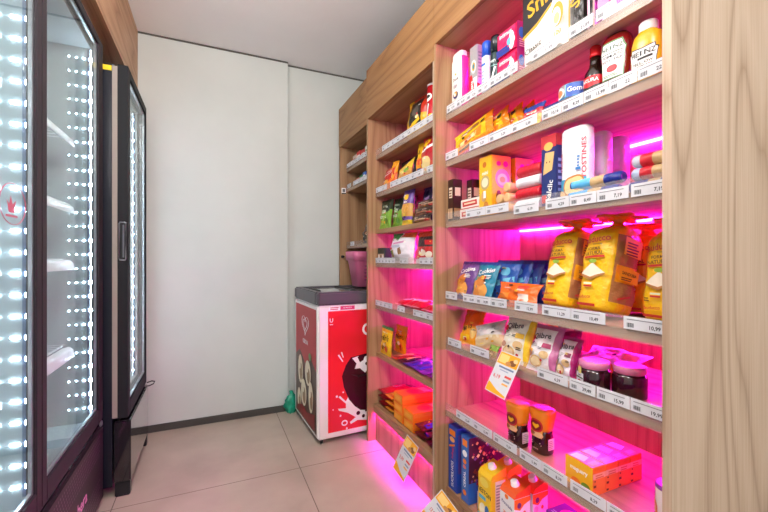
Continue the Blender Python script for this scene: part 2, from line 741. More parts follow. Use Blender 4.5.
unit1 = unit('wide oak shelving unit nearest the viewer, groceries on six pink-lit shelves', 0.545, 1.52, 0.02, 0.0125, 2.44, 2.186,
             [(1.868, A1, (1.838, 1.907), True), (1.655, B1, (1.622, 1.69), True), (1.372, C1, (1.342, 1.41), True),
              (1.015, D1, (0.985, 1.05), True), (0.805, E1, (0.775, 0.84), True), (0.497, F1, (0.467, 0.532), True),
              (0.142, [], None, False)], 0.11, 0.0, True)
A2 = spans(split(2.24, 1.56, 5), 1.88, ['14,99', '14,99', '12,49', '9,99', '9,99'])
B2 = spans([(2.34, 2.17)] + split(2.12, 1.72, 3) + [(1.68, 1.57)], 1.63, ['9,29', '9,29', '7,99', '9,49', '9,49'])
D2 = spans(split(2.345, 2.05, 3) + [(1.99, 1.89)] + split(1.76, 1.56, 2), 1.172, ['8,99', '7,49', '7,49', '6,79', '9,99', '9,99'])
E2 = spans(split(2.345, 2.09, 2) + [(2.02, 1.93)] + split(1.83, 1.56, 2), 0.895, ['3,99', '3,99', '4,49', '4,99', '4,99'])
unit2 = unit('middle oak shelving unit with bags of snacks above and chocolate bars below', 1.546, 2.352, 0.0125, 0.0245, 2.44, 2.116,
             [(1.88, A2, (1.85, 1.915), 'dim'), (1.63, B2, (1.6, 1.665), 'dim'), (1.39, [], None, True),
              (1.172, D2, (1.145, 1.206), True), (0.895, E2, (0.866, 0.929), True), (0.58, [], None, True),
              (0.24, [], None, False)], 0.208, 0.0, 'dim')
A3 = spans(split(3.04, 2.5, 4), 1.945, ['5,99', '5,99', '6,49', '4,99'])
B3 = spans([(3.03, 2.94)] + split(2.88, 2.5, 2), 1.775, ['3,99', '7,99', '7,99'])
C3 = spans([(2.95, 2.86)], 1.302, ['8,99'])
unit3 = unit('narrow oak shelving unit in the far corner standing behind the ice cream freezer', 2.402, 3.06, 0.025, 0.027, 2.44, 2.12,
             [(1.945, A3, (1.915, 1.98), False), (1.78, B3, (1.75, 1.81), False), (1.312, C3, (1.282, 1.337), False)], 0, 0.035)
# magenta strip under the front lip of the middle unit's lowest shelf
o = MB().box(0.984, 1.003, 1.548, 2.350, 0.208, 0.242, wood_p).box(0.984, 0.988, 1.548, 2.350, 0.19, 0.208, wood_p).build('front_lip', unit2)
o.location = (-XB, -(1.546 + 2.352) / 2, 0)
o = MB().box(0.989, 0.999, 1.57, 2.33, 0.200, 0.2075, emit('magenta_lip_led', (1.0, 0.012, 0.85), 130)).build('led_strip_or_glow', unit2)
o.location = (-XB, -(1.546 + 2.352) / 2, 0)
# small notice on the far side panel
mb = MB().box(0.992, 1.03, 3.057, 3.0595, 1.735, 1.785, white, 0.0008)
mb.art(lambda u, v, q: (0.992 + u * 0.038, 3.057 - q, 1.735 + v * 0.05), 0.038, 0.05,
       [('r', 0.04, 0.0, 0.96, 0.2, black_ink), ('r', 0.2, 0.32, 0.8, 0.85, ink('#6d6d70'))])
tag(mb.build('notice_sticker'), 'small square white and black notice stuck on the far oak side panel', 'notice')
mb = MB()
mb.loft([(0.012, 0.012, 0), (0.012, 0.012, 0.004), (0.006, 0.006, 0.006), (0.006, 0.006, 0.02), (0.011, 0.011, 0.022), (0.010, 0.010, 0.028)], black_plastic, 16)
tag(mb.build('wall_hook', None, (1.0, 3.06, 1.215), (PI / 2, 0, 0)), 'small black knob hook on the far oak panel above the freezer', 'hook')

# ------------------------------------------------------------------ upright fridges
liner = pm('#b2babd', 0.2)
liner_w = pm('#f2f4f2', 0.3)
frame_m = pm('#231a20', 0.65)
frame_k = pm('#0c0e13', 0.75)
silver = pm('#b9bcc0', 0.3, 0.8)


def dots_strip(x, y, z0, z1, pitch, facing):
    """aluminium channel with a row of white LEDs; facing: unit vector in plan"""
    mb = MB().box(-0.014, 0.014, -0.004, 0.0, z0, z1, pm('#5d6f8c', 0.35, 0.4))
    mb.box(-0.0022, 0.0022, 0.0, 0.001, z0, z1, emit_line)  # continuous emitter line added for interior light
    n = int((z1 - z0) / pitch)
    for i in range(n):
        z = z0 + pitch * (i + 0.5)
        mb.box(-0.006, 0.006, 0.0, 0.003, z - 0.007, z + 0.007, emit_dot)
    return mb


emit_line = emit('led_fill_line', (0.64, 0.83, 1.0), LED_WHITE * 1.6)
emit_dot = emit('led_chip_or_glint', (0.64, 0.83, 1.0), LED_WHITE * 11)


def glass_door(parent, xb, xf, y0, y1, z0, z1, st0, st1, top, bot, mat, name='door'):
    """framed double-glazed door; st0/st1 widths of the near and far stiles"""
    fr = MB()
    fr.box(xb, xf, y0, y0 + st0, z0, z1, mat, 0.003)
    fr.box(xb, xf, y1 - st1, y1, z0, z1, mat, 0.003)
    fr.box(xb, xf, y0 + st0, y1 - st1, z1 - top, z1, mat, 0.002)
    fr.box(xb, xf, y0 + st0, y1 - st1, z0, z0 + bot, mat, 0.002)
    d = fr.build(name, parent)
    ed = MB()      # bright spacer bar round the glazing
    g0, g1, k0, k1 = y0 + st0, y1 - st1, z0 + bot, z1 - top
    e = 0.008
    xm0, xm1 = xf - 0.019, xf - 0.009
    ed.box(xm0, xm1, g0, g0 + e, k0, k1, silver).box(xm0, xm1, g1 - e, g1, k0, k1, silver)
    ed.box(xm0, xm1, g0 + e, g1 - e, k0, k0 + e, silver).box(xm0, xm1, g0 + e, g1 - e, k1 - e, k1, silver)
    ed.build('glazing_spacer', d)
    gl = MB()
    gl.box(xf - 0.008, xf - 0.005, g0, g1, k0, k1, glass)
    gl.box(xf - 0.023, xf - 0.020, g0, g1, k0, k1, glass)
    gl.build('glass', d)
    return d


FX = -0.48
fr1 = thing('display_fridge', 'tall dark two-door glass display fridge at the left edge with white light dots', 'fridge', (-0.85, 1.5, 0))
off1 = Vector((-0.85, 1.5, 0))


def own(o, off):
    o.location = -off
    return o


body = MB().box(-1.17, -0.515, 0.72, 0.75, 0.02, 2.25, black_plastic)
body.box(-1.17, -0.515, 2.265, 2.295, 0.02, 2.25, frame_k)
body.box(-1.17, -1.14, 0.75, 2.265, 0.02, 2.25, black_plastic)
body.box(-1.14, -0.515, 0.75, 2.265, 2.215, 2.25, frame_k)
body.box(-1.14, -0.515, 0.75, 2.265, 0.02, 0.41, black_plastic)
own(body.build('cabinet', fr1), off1)
ln = MB().box(-1.14, -0.516, 2.245, 2.265, 0.41, 2.215, liner).box(-1.14, -0.516, 0.75, 0.77, 0.41, 2.215, liner)
ln.box(-1.14, -1.12, 0.77, 2.245, 0.41, 2.215, liner).box(-1.12, -0.516, 0.77, 2.245, 2.195, 2.215, liner)
ln.box(-1.12, -0.516, 0.77, 2.245, 0.41, 0.425, liner)
own(ln.build('liner', fr1), off1)
own(MB().box(-0.64, -0.507, 1.553, 1.575, 0.41, 2.215, liner).build('mullion', fr1), off1)
d1 = own(glass_door(fr1, -0.507, FX, 0.79, 1.543, 0.415, 2.25, 0.06, 0.04, 0.04, 0.07, frame_m), off1)
d2 = own(glass_door(fr1, -0.507, FX, 1.545, 2.295, 0.415, 2.25, 0.04, 0.075, 0.035, 0.07, frame_m), off1)
s1 = dots_strip(0, 0, 0.46, 2.19, 0.066, None).build('led_strip_or_glow', fr1)
s1.location = Vector((-0.517, 2.244, 0)) - off1
s1.rotation_euler = (0, 0, PI)
s2 = duplicate(s1, Vector((-0.517, 1.552, 0)) - off1, (0, 0, PI), fr1)


def glint_rows(xs, y, w):  # emissive marks imitating reflections and flares of the LED strips
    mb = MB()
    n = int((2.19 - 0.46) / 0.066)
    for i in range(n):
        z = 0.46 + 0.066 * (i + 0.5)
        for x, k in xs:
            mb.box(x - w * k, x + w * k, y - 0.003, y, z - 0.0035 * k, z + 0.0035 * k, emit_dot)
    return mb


own(glint_rows(((-0.543, 0.55), (-0.572, 0.35), (-0.60, 0.25)), 2.245, 0.006).build('led_strip_or_glow', fr1), off1)  # shrinking dots added for the strip's repeated images in the glazing
own(glint_rows(((-0.548, 0.9), (-0.592, 0.6)), 1.553, 0.012).build('led_strip_or_glow', fr1), off1)  # wide glowing bars added in place of horizontal flares
s3 = duplicate(s1, Vector((-0.60, 0.775, 0)) - off1, (0, 0, 0), fr1)  # unseen strip added to light the interior
# slatted shelves with curved white ticket rails
for zt in (1.75, 1.45, 1.2, 0.81):
    for (ya, yb) in ((0.79, 1.52), (1.57, 2.19)):
        sh = MB()
        wire = pm('#dfe5e8', 0.3)
        n = int((yb - ya) / 0.045)
        for i in range(n + 1):
            y = ya + (yb - ya) * i / n
            sh.box(-1.1, -0.60, y - 0.0015, y + 0.0015, zt - 0.003, zt, wire)
        for x in (-1.08, -0.84, -0.61):
            sh.box(x - 0.003, x + 0.003, ya, yb, zt - 0.009, zt - 0.003, wire)
        so = own(sh.build('wire_shelf', fr1), off1)
        rl = MB()
        prof = [(-0.60, zt - 0.012), (-0.575, zt - 0.006), (-0.562, zt - 0.02), (-0.556, zt - 0.05)]
        rl.grid(lambda i, j: (prof[i][0], ya + (yb - 0.03 - ya) * j, prof[i][1]), 3, 1, lambda i, j: white)
        rl.grid(lambda i, j: (prof[3 - i][0] - 0.003, ya + (yb - 0.03 - ya) * j, prof[3 - i][1]), 3, 1, lambda i, j: white)
        rl.build('ticket_rail', so)
gr_m = pm('#2c1f27', 0.4, 0.2)
gp = MB().box(-0.50, FX + 0.004, 0.74, 2.29, 0.03, 0.395, gr_m, 0.012)
hole = ink('#75566a')
its = []
LG, HG = 1.55, 0.365
for rr, (za, zb) in enumerate(((0.245, 0.33), (0.035, 0.125))):
    nr = 6
    for j in range(nr):
        for i in range(72):
            u = (0.04 + 0.020 * (i + 0.5 * (j % 2))) / LG
            v = (za + (zb - za) * j / (nr - 1)) / HG
            if u < 0.97:
                its.append(('p', [(u - .0036, v), (u, v - .016), (u + .0036, v), (u, v + .016)], hole))
gp.art(lambda u, v, q: (FX + 0.004 + q, 0.74 + u * LG, 0.03 + v * HG), LG, HG, its, step=0, base=0.0006)
gp.art(lambda u, v, q: (FX + 0.004 + q, 0.74 + u * LG, 0.03 + v * HG), LG, HG,
       [('t', 'imbera', 0.752, 0.46, 0.2, ink('#f0a8cf'))], base=0.001)
own(gp.build('base_grill', fr1), off1)
own(MB().box(-0.49, FX + 0.002, 2.262, 2.288, 0.385, 0.412, silver, 0.004).build('door_hinge', fr1), off1)
mb = MB()
RED = ink('#b8566a')
rng = [(FX + 0.0012, 1.345 + 0.075 * math.cos(a * PI / 20), 1.345 + 0.055 * math.sin(a * PI / 20)) for a in range(41)]
mb.tube(rng, 0.0012, RED, 6)
mb.art(lambda u, v, q: (FX - 0.004 + q, 1.27 + u * 0.15, 1.288 + v * 0.114), 0.15, 0.124,
       [('p', [(0.42, 0.3), (0.62, 0.3), (0.7, 0.62), (0.56, 0.5), (0.5, 0.72), (0.44, 0.5), (0.34, 0.6)], RED),
        ('r', 0.3, 0.2, 0.75, 0.25, RED)])
mb.build('oval_emblem', d1)

# goods inside the near fridge
def lathe_bottle(name, label, cat, loc, prof, mats, group=None, seg=24, p=2.0, parts=()):
    """prof pieces: list of (part name, profile, material)"""
    t = thing(name, label, cat, loc, (0, 0, RZ), group)
    for pn, pr, m, *rest in parts:
        mb = MB().loft(pr, m, seg, rest[0] if rest else p)
        if len(rest) > 1 and rest[1]:
            S, W, H, art = rest[1]
            mb.art(S, W, H, art, sub=2, step=0.0003, base=0.0006)
        mb.build(pn, t)
    return t


lathe_bottle('juice_bottle', 'pale green bottle with yellow cap inside the two-door fridge', 'bottle', (-0.66, 1.93, 1.2005), None, None, parts=[
    ('body', lathe_prof([(0.028, 0), (0.031, 0.006), (0.031, 0.11), (0.026, 0.135), (0.013, 0.165), (0.012, 0.185)]), pm('#a9c9a0', 0.25)),
    ('cap', lathe_prof([(0.014, 0.178), (0.014, 0.198), (0.012, 0.2)]), pm('#d9c25a', 0.4))])
for k, (y, x) in enumerate(((1.66, -0.60), (1.80, -0.62))):
    carton('drink_pack', ['flat blue and white drink pack lying at the fridge bottom near the middle post', 'flat blue and white drink pack lying at the fridge bottom nearer the lit side wall'][k],
           'drink pack', x - 0.06, y, 0.426, 0.12, 0.12, 0.035, pm('#e5e8ee', 0.3), [('r', 0, 0, 1, 0.45, ink('#4f86c6'))], [('r', 0, 0, 1, 0.45, ink('#4f86c6'))],
           [('r', 0.05, 0.1, 0.95, 0.45, ink('#4f86c6'))], group='drink packs in the fridge')

# slim black fridge
off2 = Vector((-0.75, 2.6, 0))
fr2 = thing('slim_fridge', 'slim black single-door glass fridge between the big fridge and the cream wall', 'fridge', off2)
Y0, Y1 = 2.312, 2.925
gloss_black = pm('#15151a', 0.06, 0, 'gloss', 1.0, 1.0)
sd = MB().box(-1.08, -0.446, Y0, Y0 + 0.03, 0.06, 2.17, pm('#141722', 0.3)).box(-1.08, -0.446, Y1 - 0.03, Y1, 0.06, 2.17, black_plastic)
sd.box(-1.08, -1.05, Y0 + 0.03, Y1 - 0.03, 0.06, 2.17, black_plastic)
sd.box(-1.05, -0.446, Y0 + 0.03, Y1 - 0.03, 2.12, 2.17, black_plastic).box(-1.05, -0.446, Y0 + 0.03, Y1 - 0.03, 0.06, 0.40, black_plastic)
own(sd.build('cabinet', fr2), off2)
li2 = MB().box(-1.05, -0.447, Y0 + 0.03, Y0 + 0.05, 0.40, 2.12, liner_w).box(-1.05, -0.447, Y1 - 0.05, Y1 - 0.03, 0.40, 2.12, liner_w)
li2.box(-1.05, -1.03, Y0 + 0.05, Y1 - 0.05, 0.40, 2.12, liner_w).box(-1.03, -0.447, Y0 + 0.05, Y1 - 0.05, 2.10, 2.12, liner_w)
own(li2.build('liner', fr2), off2)
gk = pm('#978e84', 0.6)
gs = MB().box(-0.446, -0.424, Y0 + 0.002, Y0 + 0.04, 0.40, 2.165, gk).box(-0.446, -0.424, Y1 - 0.04, Y1 - 0.002, 0.40, 2.165, pm('#e4e6e2', 0.5))  # far bar coloured paler to stand for brightness in the glass
gs.box(-0.446, -0.424, Y0 + 0.04, Y1 - 0.04, 2.12, 2.165, gk).box(-0.446, -0.424, Y0 + 0.04, Y1 - 0.04, 0.40, 0.44, gk)
own(gs.build('door_gasket', fr2), off2)
dd = own(glass_door(fr2, -0.424, -0.378, Y0, Y1, 0.395, 2.175, 0.055, 0.02, 0.045, 0.07, frame_k), off2)
hd = MB()
hp = [(-0.4165, 1.20), (-0.4165, 1.375), (-0.412, 1.383), (-0.391, 1.383), (-0.387, 1.375), (-0.387, 1.20), (-0.391, 1.192), (-0.412, 1.192), (-0.4165, 1.20)]
hd.tube([(x, Y0 - 0.001, z) for x, z in hp], 0.0032, pm('#8b8c92', 0.3, 0.6), 8)
hd.box(-0.4145, -0.3895, Y0 - 0.0012, Y0 + 0.001, 1.197, 1.379, ink('#08080a'))
hd.box(-0.402, -0.394, Y0 - 0.003, Y0 - 0.001, 1.205, 1.37, pm('#6a6b72', 0.35, 0.5), 0.001)
hd.build('handle', dd)
bs = MB().box(-0.44, -0.367, Y0 + 0.004, Y1, 0.07, 0.382, gloss_black, 0.006)
own(bs.build('base_panel', fr2), off2)
own(MB().box(-0.436, -0.371, Y0 + 0.006, Y0 + 0.05, 0.0, 0.075, black_plastic, 0.004).build('foot', fr2), off2)
own(MB().box(-0.436, -0.371, Y1 - 0.05, Y1 - 0.006, 0.0, 0.075, black_plastic, 0.004).build('foot', fr2), off2)
own(MB().box(-1.07, -1.02, Y0 + 0.006, Y0 + 0.05, 0.0, 0.065, black_plastic, 0.004).build('foot', fr2), off2)
own(MB().box(-1.07, -1.02, Y1 - 0.05, Y1 - 0.006, 0.0, 0.065, black_plastic, 0.004).build('foot', fr2), off2)
own(MB().tube([(-0.372, Y1 - 0.03, 0.40), (-0.345, Y1 - 0.02, 0.405), (-0.332, Y1, 0.395), (-0.338, Y1 + 0.01, 0.378), (-0.36, Y1 - 0.005, 0.372), (-0.375, Y1 - 0.02, 0.374)], 0.004, black_plastic).build('hinge_loop', fr2), off2)
own(MB().box(-0.515, -0.448, Y0 - 0.002, Y0 + 0.002, 2.137, 2.162, ink('#f2cf1c')).build('yellow_sticker', fr2), off2)
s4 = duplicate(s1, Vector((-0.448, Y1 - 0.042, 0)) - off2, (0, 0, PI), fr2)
s5 = duplicate(s1, Vector((-0.462, Y0 + 0.052, 0)) - off2, (0, 0, 0), fr2)  # near-side strip added to brighten this fridge's interior
own(MB().box(-0.49, -0.482, Y1 - 0.0535, Y1 - 0.0505, 0.45, 2.08, emit_line).build('led_strip_or_glow', fr2), off2)  # extra glowing line added so the glass looks paler
own(MB().box(-0.52, -0.50, Y0 + 0.0505, Y0 + 0.0535, 0.45, 2.08, emit_line).build('led_strip_or_glow', fr2), off2)  # second added fill line, on the near wall
for zt in (0.75, 1.1, 1.45, 1.8):
    sh = MB()
    for i in range(13):
        y = Y0 + 0.06 + (Y1 - Y0 - 0.12) * i / 12
        sh.box(-1.0, -0.47, y - 0.0015, y + 0.0015, zt - 0.003, zt, pm('#dfe5e8', 0.3))
    sh.box(-0.475, -0.465, Y0 + 0.052, Y1 - 0.06, zt - 0.02, zt + 0.02, white)
    own(sh.build('wire_shelf', fr2), off2)

# ------------------------------------------------------------------ ice cream chest freezer
FW, FD = 0.63, 0.59
fz = thing('chest_freezer', 'red and white ice cream chest freezer with grey lid by the far wall', 'freezer', (0.625, 2.41, 0), (0, 0, math.radians(2.6)))
wm = pm('#ece8e6', 0.35)
bd = MB().box(0, FW, 0, FD, 0.035, 0.897, wm, 0.012)
redm, choc, milk = pm('#e0222a', 0.3), pm('#3d0d1c', 0.25), pm('#f4eef2', 0.4)
H0 = 0.862


def fzf(u, v, q):
    return (u * FW, -q, 0.035 + v * H0)


art = [('r', 0.106, 0.045, 0.96, 0.955, redm), ('r', 0.117, 0.962, 0.97, 0.995, ink('#f6f2f4')),
       ('r', 0.24, 0.962, 0.40, 0.99, ink('#d23a72')), ('l', 0.13, 0.966, 0.225, 0.99, 2, ink('#c03a4a')), ('t', 'ESTABLEZCA', 0.32, 0.977, 0.012, milk),
       ('t', 'U', 0.142, 0.885, 0.042, milk), ('r', 0.125, 0.853, 0.16, 0.858, milk),
       ('p', [(0.219, 0.302), (0.235, 0.311), (0.3, 0.262), (0.325, 0.29), (0.344, 0.303), (0.378, 0.231), (0.467, 0.185), (0.60, 0.19), (0.60, 0.09), (0.535, 0.089), (0.433, 0.102),
              (0.356, 0.081), (0.344, 0.097), (0.411, 0.127), (0.322, 0.172), (0.224, 0.2), (0.213, 0.216), (0.3, 0.209), (0.3, 0.244)], milk),
       ('p', [(0.356, 0.593), (0.3, 0.536), (0.257, 0.457), (0.278, 0.371), (0.333, 0.274), (0.4, 0.213), (0.467, 0.175), (0.6, 0.16), (0.78, 0.24), (0.86, 0.42), (0.82, 0.58), (0.6, 0.615)], choc),
       ('p', [(0.37, 0.585), (0.42, 0.54), (0.40, 0.50), (0.46, 0.50), (0.52, 0.46), (0.56, 0.49), (0.66, 0.46), (0.72, 0.52), (0.7, 0.58), (0.58, 0.60), (0.47, 0.575), (0.44, 0.595)], milk),
       ('p', [(0.43, 0.59), (0.46, 0.545), (0.50, 0.56), (0.52, 0.60)], choc), ('e', 0.55, 0.53, 0.03, 0.015, choc),
       ('p', [(0.36, 0.46), (0.44, 0.43), (0.55, 0.44), (0.56, 0.455), (0.46, 0.45)], ink('#1d050c')),
       ('e', 0.44, 0.155, 0.022, 0.016, choc), ('e', 0.50, 0.125, 0.018, 0.014, choc), ('e', 0.53, 0.165, 0.012, 0.01, choc),
       ('e', 0.20, 0.31, 0.012, 0.009, milk), ('e', 0.27, 0.335, 0.008, 0.006, milk), ('e', 0.16, 0.215, 0.006, 0.005, milk), ('e', 0.24, 0.16, 0.01, 0.008, milk),
       ('e', 0.285, 0.1, 0.035, 0.022, milk), ('e', 0.285, 0.1, 0.022, 0.012, redm), ('e', 0.31, 0.055, 0.01, 0.008, milk),
       ('p', [(0.21, 0.62), (0.225, 0.625), (0.27, 0.57), (0.262, 0.565)], milk), ('p', [(0.245, 0.64), (0.258, 0.642), (0.275, 0.60), (0.267, 0.597)], milk),
       ('e', 0.56, 0.80, 0.075, 0.05, milk), ('e', 0.56, 0.80, 0.05, 0.033, redm)]
bd.art(fzf, FW, H0, art, step=0.00008, base=0.0008)


def fzl(u, v, q):
    return (-q, FD - u * FD, 0.035 + v * H0)


dred = ink('#b4232c')
cream = ink('#e8dcc0')
heart = []
for s in (-1, 1):      # line-drawn double heart
    for k, r in enumerate((1.0, 0.62)):
        pts = []
        for i in range(15):
            t = PI * i / 14
            hx = 16 * math.sin(t) ** 3 / 16 * 0.15 * r * s
            hy = (13 * math.cos(t) - 5 * math.cos(2 * t) - 2 * math.cos(3 * t) - math.cos(4 * t)) / 16 * 0.085 * r
            pts.append((0.50 + hx, 0.815 + hy))
        for (a, b), (c, d) in zip(pts, pts[1:]):
            heart.append(('p', [(a - 0.012, b), (a + 0.012, b), (c + 0.012, d), (c - 0.012, d)], milk))
left_art = [('r', 0.06, 0.03, 0.94, 0.965, dred), ('p', [(0.06, 0.03), (0.94, 0.03), (0.94, 0.5), (0.75, 0.56), (0.5, 0.50), (0.25, 0.58), (0.06, 0.52)], ink('#5d4438'))] + heart + [
    ('t', 'KIBON', 0.52, 0.675, 0.05, milk)]
for cx, cy, ru, rv, ro in ((0.3, 0.42, 0.11, 0.12, 0), (0.63, 0.44, 0.12, 0.1, 0), (0.45, 0.25, 0.12, 0.11, 0), (0.75, 0.27, 0.09, 0.12, 0), (0.25, 0.16, 0.09, 0.09, 0)):
    left_art += [('e', cx, cy, ru, rv, cream), ('e', cx + 0.02, cy - 0.02, ru * 0.55, rv * 0.6, ink('#9c7c56')), ('e', cx - 0.02, cy + 0.03, ru * 0.3, rv * 0.3, cream)]
left_art += [('p', [(0.10, 0.05), (0.9, 0.05), (0.9, 0.17), (0.6, 0.12), (0.4, 0.14), (0.2, 0.1)], ink('#8c1f26')), ('e', 0.72, 0.58, 0.06, 0.03, ink('#6d8c4a'))]
bd.art(fzl, FD, H0, left_art, step=0.00006, base=0.0008)
bd.build('body', fz)
lidm = pm('#56525a', 0.35)
ld = MB().box(-0.004, FW + 0.004, -0.006, 0.05, 0.898, 0.982, lidm, 0.01).box(-0.004, FW + 0.004, FD - 0.05, FD + 0.004, 0.898, 0.982, lidm, 0.01)
ld.box(-0.004, 0.05, 0.045, FD - 0.045, 0.898, 0.982, lidm, 0.008).box(FW - 0.05, FW + 0.004, 0.045, FD - 0.045, 0.898, 0.982, lidm, 0.008)
ldo = ld.build('lid_frame', fz)
gtop = pm('#a9aaa6', 0.06, 0, 'lidglass', 1.0)
g = MB().box(0.05, 0.34, 0.05, FD - 0.05, 0.966, 0.972, gtop)
g = g.build('sliding_glass', fz)
MB().box(0.315, FW - 0.05, 0.05, FD - 0.05, 0.958, 0.964, gtop).build('sliding_glass', fz)
MB().box(0.05, 0.07, 0.16, FD - 0.16, 0.972, 0.986, black_plastic, 0.003).build('glass_handle', g)
MB().box(0.30, 0.325, 0.05, FD - 0.05, 0.972, 0.984, black_plastic, 0.003).build('glass_rail', g)
for x in (0.035, FW - 0.035):
    for y in (0.04, FD - 0.04):
        cw = MB().box(x - 0.012, x + 0.012, y - 0.012, y + 0.012, 0.024, 0.036, dark_metal)
        co = cw.build('caster', fz)
        wh = MB().loft(lathe_prof([(0.011, -0.008), (0.0135, -0.006), (0.0135, 0.006), (0.011, 0.008)]), black_plastic, 16)
        wh.bm.transform(Matrix.Translation((x, y, 0.0135)) @ Matrix.Rotation(PI / 2, 4, 'Y'))
        wh.build('wheel', co)

# pink storage bin standing on the freezer
mb = MB()
pk = pm('#d0688f', 0.4, 0, 'binplastic')
mb.loft([(0.105, 0.085, 0), (0.135, 0.11, 0.195), (0.139, 0.114, 0.2), (0.150, 0.124, 0.2), (0.152, 0.126, 0.268), (0.146, 0.12, 0.270)], pk, 40, 6)
for i in range(5):
    mb.box(-0.06 - 0.004, -0.015, -0.099 - i * 0.0022 - 0.006, -0.095 - i * 0.0022, 0.05 + i * 0.026, 0.058 + i * 0.026, pm('#9a4672', 0.4))
tag(mb.build('storage_bin', None, (1.13, 2.83, 0.985), (0, 0, 0)), 'pink plastic storage bin with ribbed lip standing on the freezer', 'bin')

# green plastic bag on the floor
mb = MB()
n_u, n_v = 22, 16


def gb(i, j):
    a = 2 * PI * i / n_u
    v = j / n_v
    r = (0.035 + 0.03 * math.sin(PI * min(1, v * 1.15)) ** 0.7) * (1 - 0.55 * v ** 3)
    k = noise.noise(Vector((math.cos(a) * 2.2, math.sin(a) * 2.2, v * 4))) * 0.028
    return (math.cos(a) * (r * 0.72 + k), math.sin(a) * (r * 0.5 + k * 0.5), v * 0.17 + noise.noise(Vector((a, v, 3))) * 0.012 * (1 if 0 < j else 0))


mb.grid(gb, n_u, n_v, lambda i, j: foil('#1f9d7c'), True)
tag(mb.build('plastic_bag', None, (0.575, 3.04, 0.0)), 'crumpled green plastic bag on the floor beside the freezer', 'bag')

# ================================================================== groceries
def label_art(W, bg, *items):
    return [('r', 0, 0, 1, 1, bg)] + list(items)


X1 = 1.022
YEL, ORG, REDI, WHI, BLU, NAVY, PNK, MAG, GRN, BRN, GOLD, TEAL, PUR = (ink(c) for c in (
    '#f4c118', '#ef7d1a', '#d3202c', '#f6f4f0', '#2d6fc4', '#1b2a72', '#f2a0bd', '#dd1f78', '#4f9a3a', '#6b3a1f', '#c79a2b', '#1b7d92', '#5b2a86'))

# ---- top shelf (z = 1.868)
ZA = 1.869
t = thing('shampoo_bottle', 'white shampoo bottle with pink side on the top shelf, far left end', 'bottle', (1.046, 1.473, ZA), (0, 0, RZ))
pr = [(0.039, 0.020, 0), (0.043, 0.023, 0.006), (0.043, 0.023, 0.22), (0.042, 0.0225, 0.238), (0.038, 0.020, 0.247)]
mb = MB().loft(pr, lambda i, j: pm('#f4efe8', 0.35) if not (i < 4 or i >= 25) else pm('#e0409c', 0.3), 28, 4)
W, H = 0.062, 0.19
mb.art(lambda u, v, q: (-W / 2 + u * W, -0.0235 - q, 0.012 + v * H), W, H,
       [('t', 'Dove', 0.5, 0.72, 0.10, ink('#3b3350')), ('e', 0.5, 0.84, 0.1, 0.025, GOLD), ('l', 0.25, 0.52, 0.75, 0.60, 3, ink('#8d8a96')),
        ('e', 0.52, 0.34, 0.30, 0.085, NAVY), ('e', 0.50, 0.36, 0.22, 0.06, GOLD), ('e', 0.45, 0.35, 0.10, 0.04, WHI), ('l', 0.3, 0.08, 0.7, 0.16, 3, PNK)])
mb.build('body', t)
MB().loft([(0.037, 0.0195, 0.247), (0.038, 0.02, 0.249), (0.037, 0.02, 0.266), (0.032, 0.017, 0.273), (0.02, 0.012, 0.276)], pm('#f1ece6', 0.3), 28, 4).build('cap', t)

carton('toothpaste_box', 'silver and red toothpaste box standing upright on the top shelf', 'toothpaste', X1, 1.343, ZA, 0.05, 0.04, 0.235, pm('#b9b6b8', 0.3, 0.4),
       [('r', 0, 0, 1, 0.42, WHI), ('p', [(0, 0.05), (0.7, 0.02), (0.62, 0.3), (0.3, 0.5), (0, 0.48)], REDI), ('t', 'Colgate', 0.32, 0.24, 0.09, WHI, 90),
        ('e', 0.58, 0.62, 0.33, 0.12, WHI), ('e', 0.58, 0.62, 0.22, 0.08, pm('#c8a24a', 0.3)), ('e', 0.58, 0.62, 0.12, 0.045, TEAL)],
       [('r', 0, 0, 1, 0.3, REDI), ('l', 0.15, 0.4, 0.85, 0.9, 8, ink('#8a8a92'))])
t = thing('hair_cream_tube', 'slim white tube with blue cap on the top shelf beside the toothpaste box', 'tube', (1.04, 1.278, ZA), (0, 0, RZ))
MB().loft([(0.019, 0.016, 0.0), (0.02, 0.017, 0.006), (0.02, 0.017, 0.16)], pm('#e6ecf4', 0.3), 24, 2.6).art(
    lambda u, v, q: (-0.017 + u * 0.034, -0.0175 - q, 0.01 + v * 0.14), 0.034, 0.14, [('l', 0.3, 0.1, 0.8, 0.7, 6, ink('#9db3d6')), ('r', 0.2, 0.8, 0.9, 0.86, BLU)]).build('body', t)
MB().loft([(0.0195, 0.0165, 0.16), (0.0195, 0.0165, 0.215), (0.016, 0.0135, 0.223)], pm('#2656c8', 0.3), 24, 2.6).build('cap', t)
t = thing('deodorant_can', 'dark green and blue deodorant spray can on the top shelf', 'deodorant', (1.047, 1.226, ZA), (0, 0, RZ))
mb = MB().loft(lathe_prof([(0.022, 0), (0.0245, 0.004), (0.0245, 0.145), (0.022, 0.155)]), pm('#1d3538', 0.25, 0.3), 28)
mb.art(cyl_surface(0.0245, 0.0245, 0.0, 0.15), 0.064, 0.15, [('r', 0, 0.03, 1, 0.28, pm('#2558a8', 0.3)), ('p', [(0.2, 0.05), (0.4, 0.05), (0.8, 0.6), (0.72, 0.62)], WHI),
                                                            ('t', 'men', 0.5, 0.78, 0.14, ink('#c9d8d6')), ('r', 0.1, 0.64, 0.9, 0.66, ink('#7fb0aa'))], sub=2)
mb.build('body', t)
MB().loft(lathe_prof([(0.0235, 0.155), (0.0235, 0.2), (0.021, 0.218), (0.012, 0.224)]), pm('#232a30', 0.25), 28).build('cap', t)


